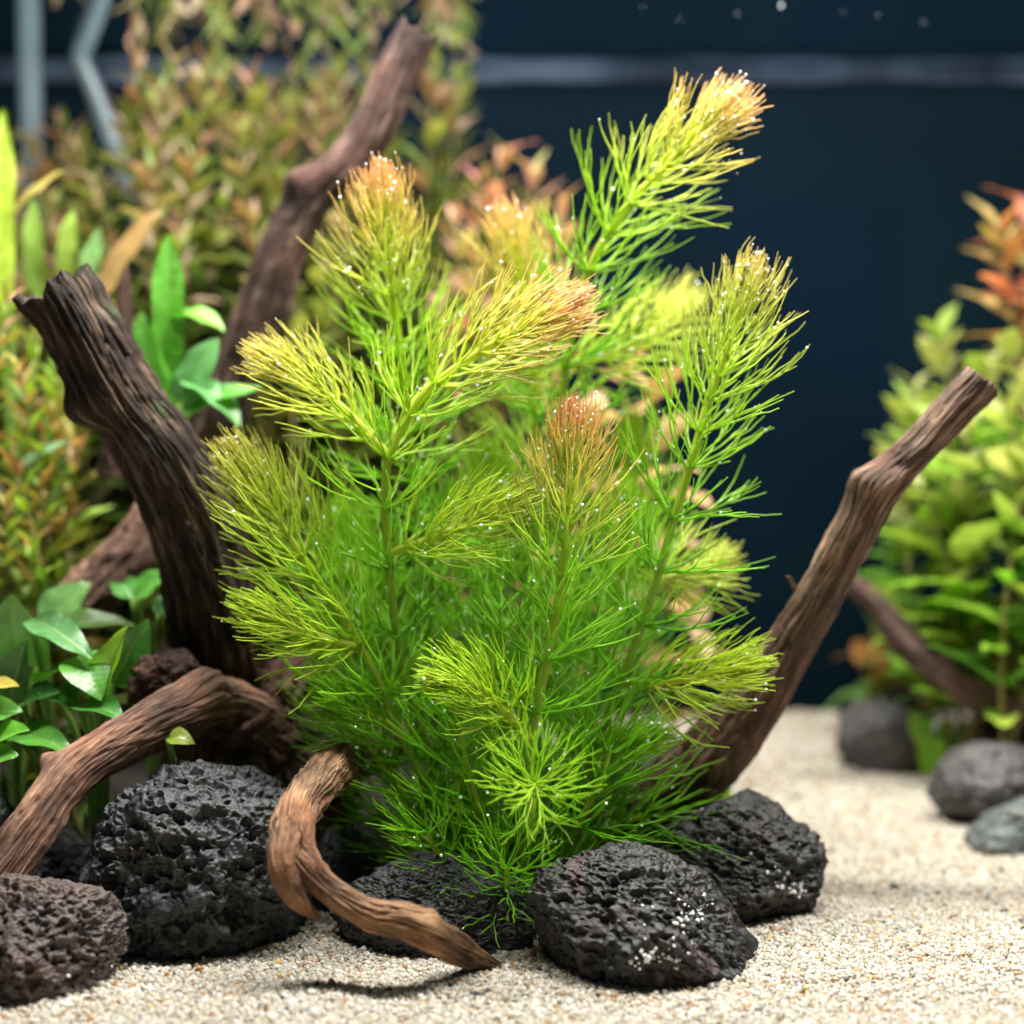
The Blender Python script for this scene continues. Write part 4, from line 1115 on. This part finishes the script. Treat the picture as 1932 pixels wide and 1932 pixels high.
rosette('plant with upright bright green strap leaves between the trunk and the dusky branch', (330, 1100, 0.075), [
    ((318, 690, 0.07), (318, 445, 0.065), 46, (0.14, 0.44, 0.06), 0.3, 0.5, (0.1, -0.95, 0.2)),
    ((330, 600, 0.07), (425, 600, 0.06), 34, (0.18, 0.46, 0.06), 0.3, 1.3, (0.3, -0.5, 0.8)),
    ((350, 720, 0.06), (455, 800, 0.05), 48, GR5, 0.3, 0.9, UPR),
    ((300, 740, 0.06), (255, 590, 0.06), 40, GR2, 0.3, 0.5, UPL),
    ((340, 760, 0.06), (400, 640, 0.055), 50, GR5, 0.3, 0.5, UPR),
    ((330, 800, 0.06), (470, 700, 0.05), 40, GR2, 0.3, 0.8, UPR),
    ((310, 830, 0.05), (390, 880, 0.04), 44, GR1, 0.3, 0.8, UPF),
    ((350, 760, 0.065), (300, 660, 0.06), 46, (0.12, 0.42, 0.04), 0.3, 0.4, UPB)], prof=strap, name='strap_leaf_plant', group=None)
rosette('plant with tall yellow-green strap leaves and a bronze one at the tank side', (40, 1100, 0.11), [
    ((0, 600, 0.10), (5, 215, 0.11), 40, (0.40, 0.56, 0.06), 0.2, 0.2, (0.1, -0.95, 0.2)),
    ((10, 420, 0.11), (112, 318, 0.10), 26, (0.55, 0.46, 0.14), 0.3, 0.3, UPF),
    ((190, 560, 0.11), (292, 395, 0.11), 44, (0.38, 0.24, 0.10), 0.3, 0.3, UPF),
    ((120, 520, 0.12), (135, 400, 0.12), 26, (0.30, 0.46, 0.08), 0.2, 0.3, UPB),
    ((70, 560, 0.12), (60, 380, 0.12), 30, (0.28, 0.46, 0.10), 0.2, 0.3, UPB),
    ((150, 600, 0.12), (185, 430, 0.12), 30, (0.20, 0.40, 0.14), 0.2, 0.4, UPB),
    ((40, 880, 0.07), (125, 830, 0.065), 26, (0.24, 0.42, 0.22), 0.2, 0.3, UPF)], prof=strap, name='strap_leaf_plant', group=None)
b = rosette('small tuft of green blades beside the far slate-coloured rock', (1770, 1470, 0.16), [
    ((1765, 1455, 0.16), (1715, 1340, 0.165), 26, (0.24, 0.40, 0.05), 0.2, 0.4, UPB),
    ((1775, 1455, 0.16), (1780, 1360, 0.16), 30, (0.16, 0.34, 0.03), 0.2, 0.3, UPB),
    ((1785, 1455, 0.16), (1812, 1370, 0.16), 28, (0.10, 0.24, 0.03), 0.2, 0.3, UPB),
    ((1755, 1460, 0.155), (1740, 1400, 0.155), 26, (0.20, 0.42, 0.03), 0.2, 0.3, UPB),
    ((1770, 1462, 0.152), (1762, 1385, 0.15), 26, (0.18, 0.40, 0.03), 0.2, 0.3, UPB)], prof=strap, name='grass_tuft', group=None)
b = rosette('tiny bright green sprout behind the flat-sided rock', (1358, 1530, 0.07), [
    ((1356, 1510, 0.07), (1345, 1470, 0.07), 22, (0.30, 0.55, 0.05), 0.2, 0.3, UPB), ((1360, 1510, 0.07), (1376, 1478, 0.068), 20, (0.34, 0.56, 0.05), 0.2, 0.3, UPB)], prof=rnd, name='green_sprout', group=None)
b = rosette('single curled olive leaf growing from under the red-brown root', (350, 1470, -0.02), [
    ((318, 1395, -0.03), (372, 1405, -0.03), 34, (0.22, 0.30, 0.03), 0.3, 1.5, UPF)], prof=lance, name='olive_sprout', group=None)
# thin grass below the root: one tuft
rg = np.random.default_rng(9)
tg = Tubes()
foot = gz0(P(150, 1700, -0.012))
for i in range(46):
    b0 = foot + np.array([rg.normal(0, 0.010), rg.normal(0, 0.006), 0]); h = rg.uniform(0.018, 0.045)
    t0 = b0 + np.array([rg.normal(0, 0.008), rg.normal(-0.004, 0.006), h])
    c, _ = resample(np.array([b0, lerp(b0, t0, 0.5) + rg.normal(0, 0.003, 3), t0]), 8)
    tg.add(c, np.linspace(0.0005, 0.00015, 8), np.tile(np.array((0.08, 0.22, 0.02)) * rg.uniform(0.6, 1.3), (8, 1)))
o = link('grass_tuft', tg.mesh('grass_tuft', foot), M['needle'], None, foot)
tag(o, 'tuft of thin dark green grass between the red-brown root and the large lava rock', 'grass', kind='stuff')

# ------------------------------------------------------------------ small things
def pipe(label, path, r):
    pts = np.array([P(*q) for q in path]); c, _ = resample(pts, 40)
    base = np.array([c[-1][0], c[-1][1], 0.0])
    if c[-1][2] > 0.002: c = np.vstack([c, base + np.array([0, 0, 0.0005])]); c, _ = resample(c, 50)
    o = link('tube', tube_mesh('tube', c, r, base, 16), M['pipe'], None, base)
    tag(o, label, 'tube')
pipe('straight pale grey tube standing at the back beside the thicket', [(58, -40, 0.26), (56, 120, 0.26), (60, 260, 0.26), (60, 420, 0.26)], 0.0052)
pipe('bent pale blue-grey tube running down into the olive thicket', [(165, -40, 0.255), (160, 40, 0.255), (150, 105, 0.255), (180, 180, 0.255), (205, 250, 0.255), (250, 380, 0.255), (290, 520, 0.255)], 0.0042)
# bubbles at the water line near the back wall
v, f = icosphere(3)
for (u, w, r) in [(1474, 12, 7), (1283, 38, 2), (1390, 26, 2.4), (1656, 30, 2.2), (1742, 42, 2.6), (1590, 22, 1.6), (1212, 14, 1.6)]:
    y = 0.272
    p = P(u, w, y); s = PX(y, 0.28) * r * 0.27
    p[2] = min(p[2], WZ - 0.0)
    d = ray(u, w); t = (WZ - s * 0.6 - CAM[2]) / d[2]; q = CAM + d * t
    if 0.0 < q[1] < 0.285: p = q
    o = link('air_bubble', mesh_from('air_bubble', v * s, f), M['bubble'], None, p)
    tag(o, 'tiny pale air bubble hanging under the water surface by the dark back wall', 'bubble', 'bubbles under the water surface')

# white grains lying on two of the rocks
def dust(rk, spots, seed, label):
    rng = np.random.default_rng(seed)
    me = rk.data
    co = np.empty(len(me.vertices) * 3, dtype=np.float32); me.vertices.foreach_get('co', co)
    co = co.reshape(-1, 3) + np.array(rk.location)
    fi = np.empty(len(me.polygons) * 3, dtype=np.int32); me.loops.foreach_get('vertex_index', fi)
    bv = BVHTree.FromPolygons(co.tolist(), fi.reshape(-1, 3).tolist())
    v, f = icosphere(2)
    V, F, n = [], [], 0
    for (u, w, su, sw, cnt) in spots:
        for _ in range(int(cnt * 0.65)):
            d = ray(u + rng.normal(0, su), w + rng.normal(0, sw)); d = d / np.linalg.norm(d)
            hit = bv.ray_cast(Vector(CAM), Vector(d))
            if hit[0] is None: continue
            r = rng.uniform(0.00028, 0.00066)
            V.append(v * (1 + 0.25 * vnoise(v * 1.4 + rng.uniform(0, 50, 3), 3))[:, None] * r * rng.uniform(0.6, 1.25, 3) + np.array(hit[0]) - d * r * 0.35); F.append(f + n); n += len(v)
    base = np.array(rk.location)
    me2 = mesh_from('white_grains', np.vstack(V) - base, np.vstack(F))
    o = link('white_grains', me2, M['white'], None, base)
    tag(o, label, 'sand', kind='stuff')
M['white'] = mat_plain('white_grain', (0.74, 0.75, 0.74), 0.35, 0.5, 500, 0.2)
dust(R['front'], [(1235, 1805, 24, 10, 40), (1300, 1735, 22, 14, 34), (1260, 1770, 40, 22, 30), (1230, 1690, 40, 20, 10), (1330, 1715, 14, 12, 14), (1205, 1815, 10, 8, 8)], 1, 'white sand grains caught on the black rock in front of the plant')
dust(R['right'], [(1500, 1675, 13, 9, 40), (1470, 1650, 6, 8, 14), (1420, 1580, 60, 30, 8)], 2, 'pale grains stuck to the side of the flat-sided rock')
dust(R['brown'], [(150, 1850, 60, 30, 8)], 3, 'few white grains lying on the brown lava rock')
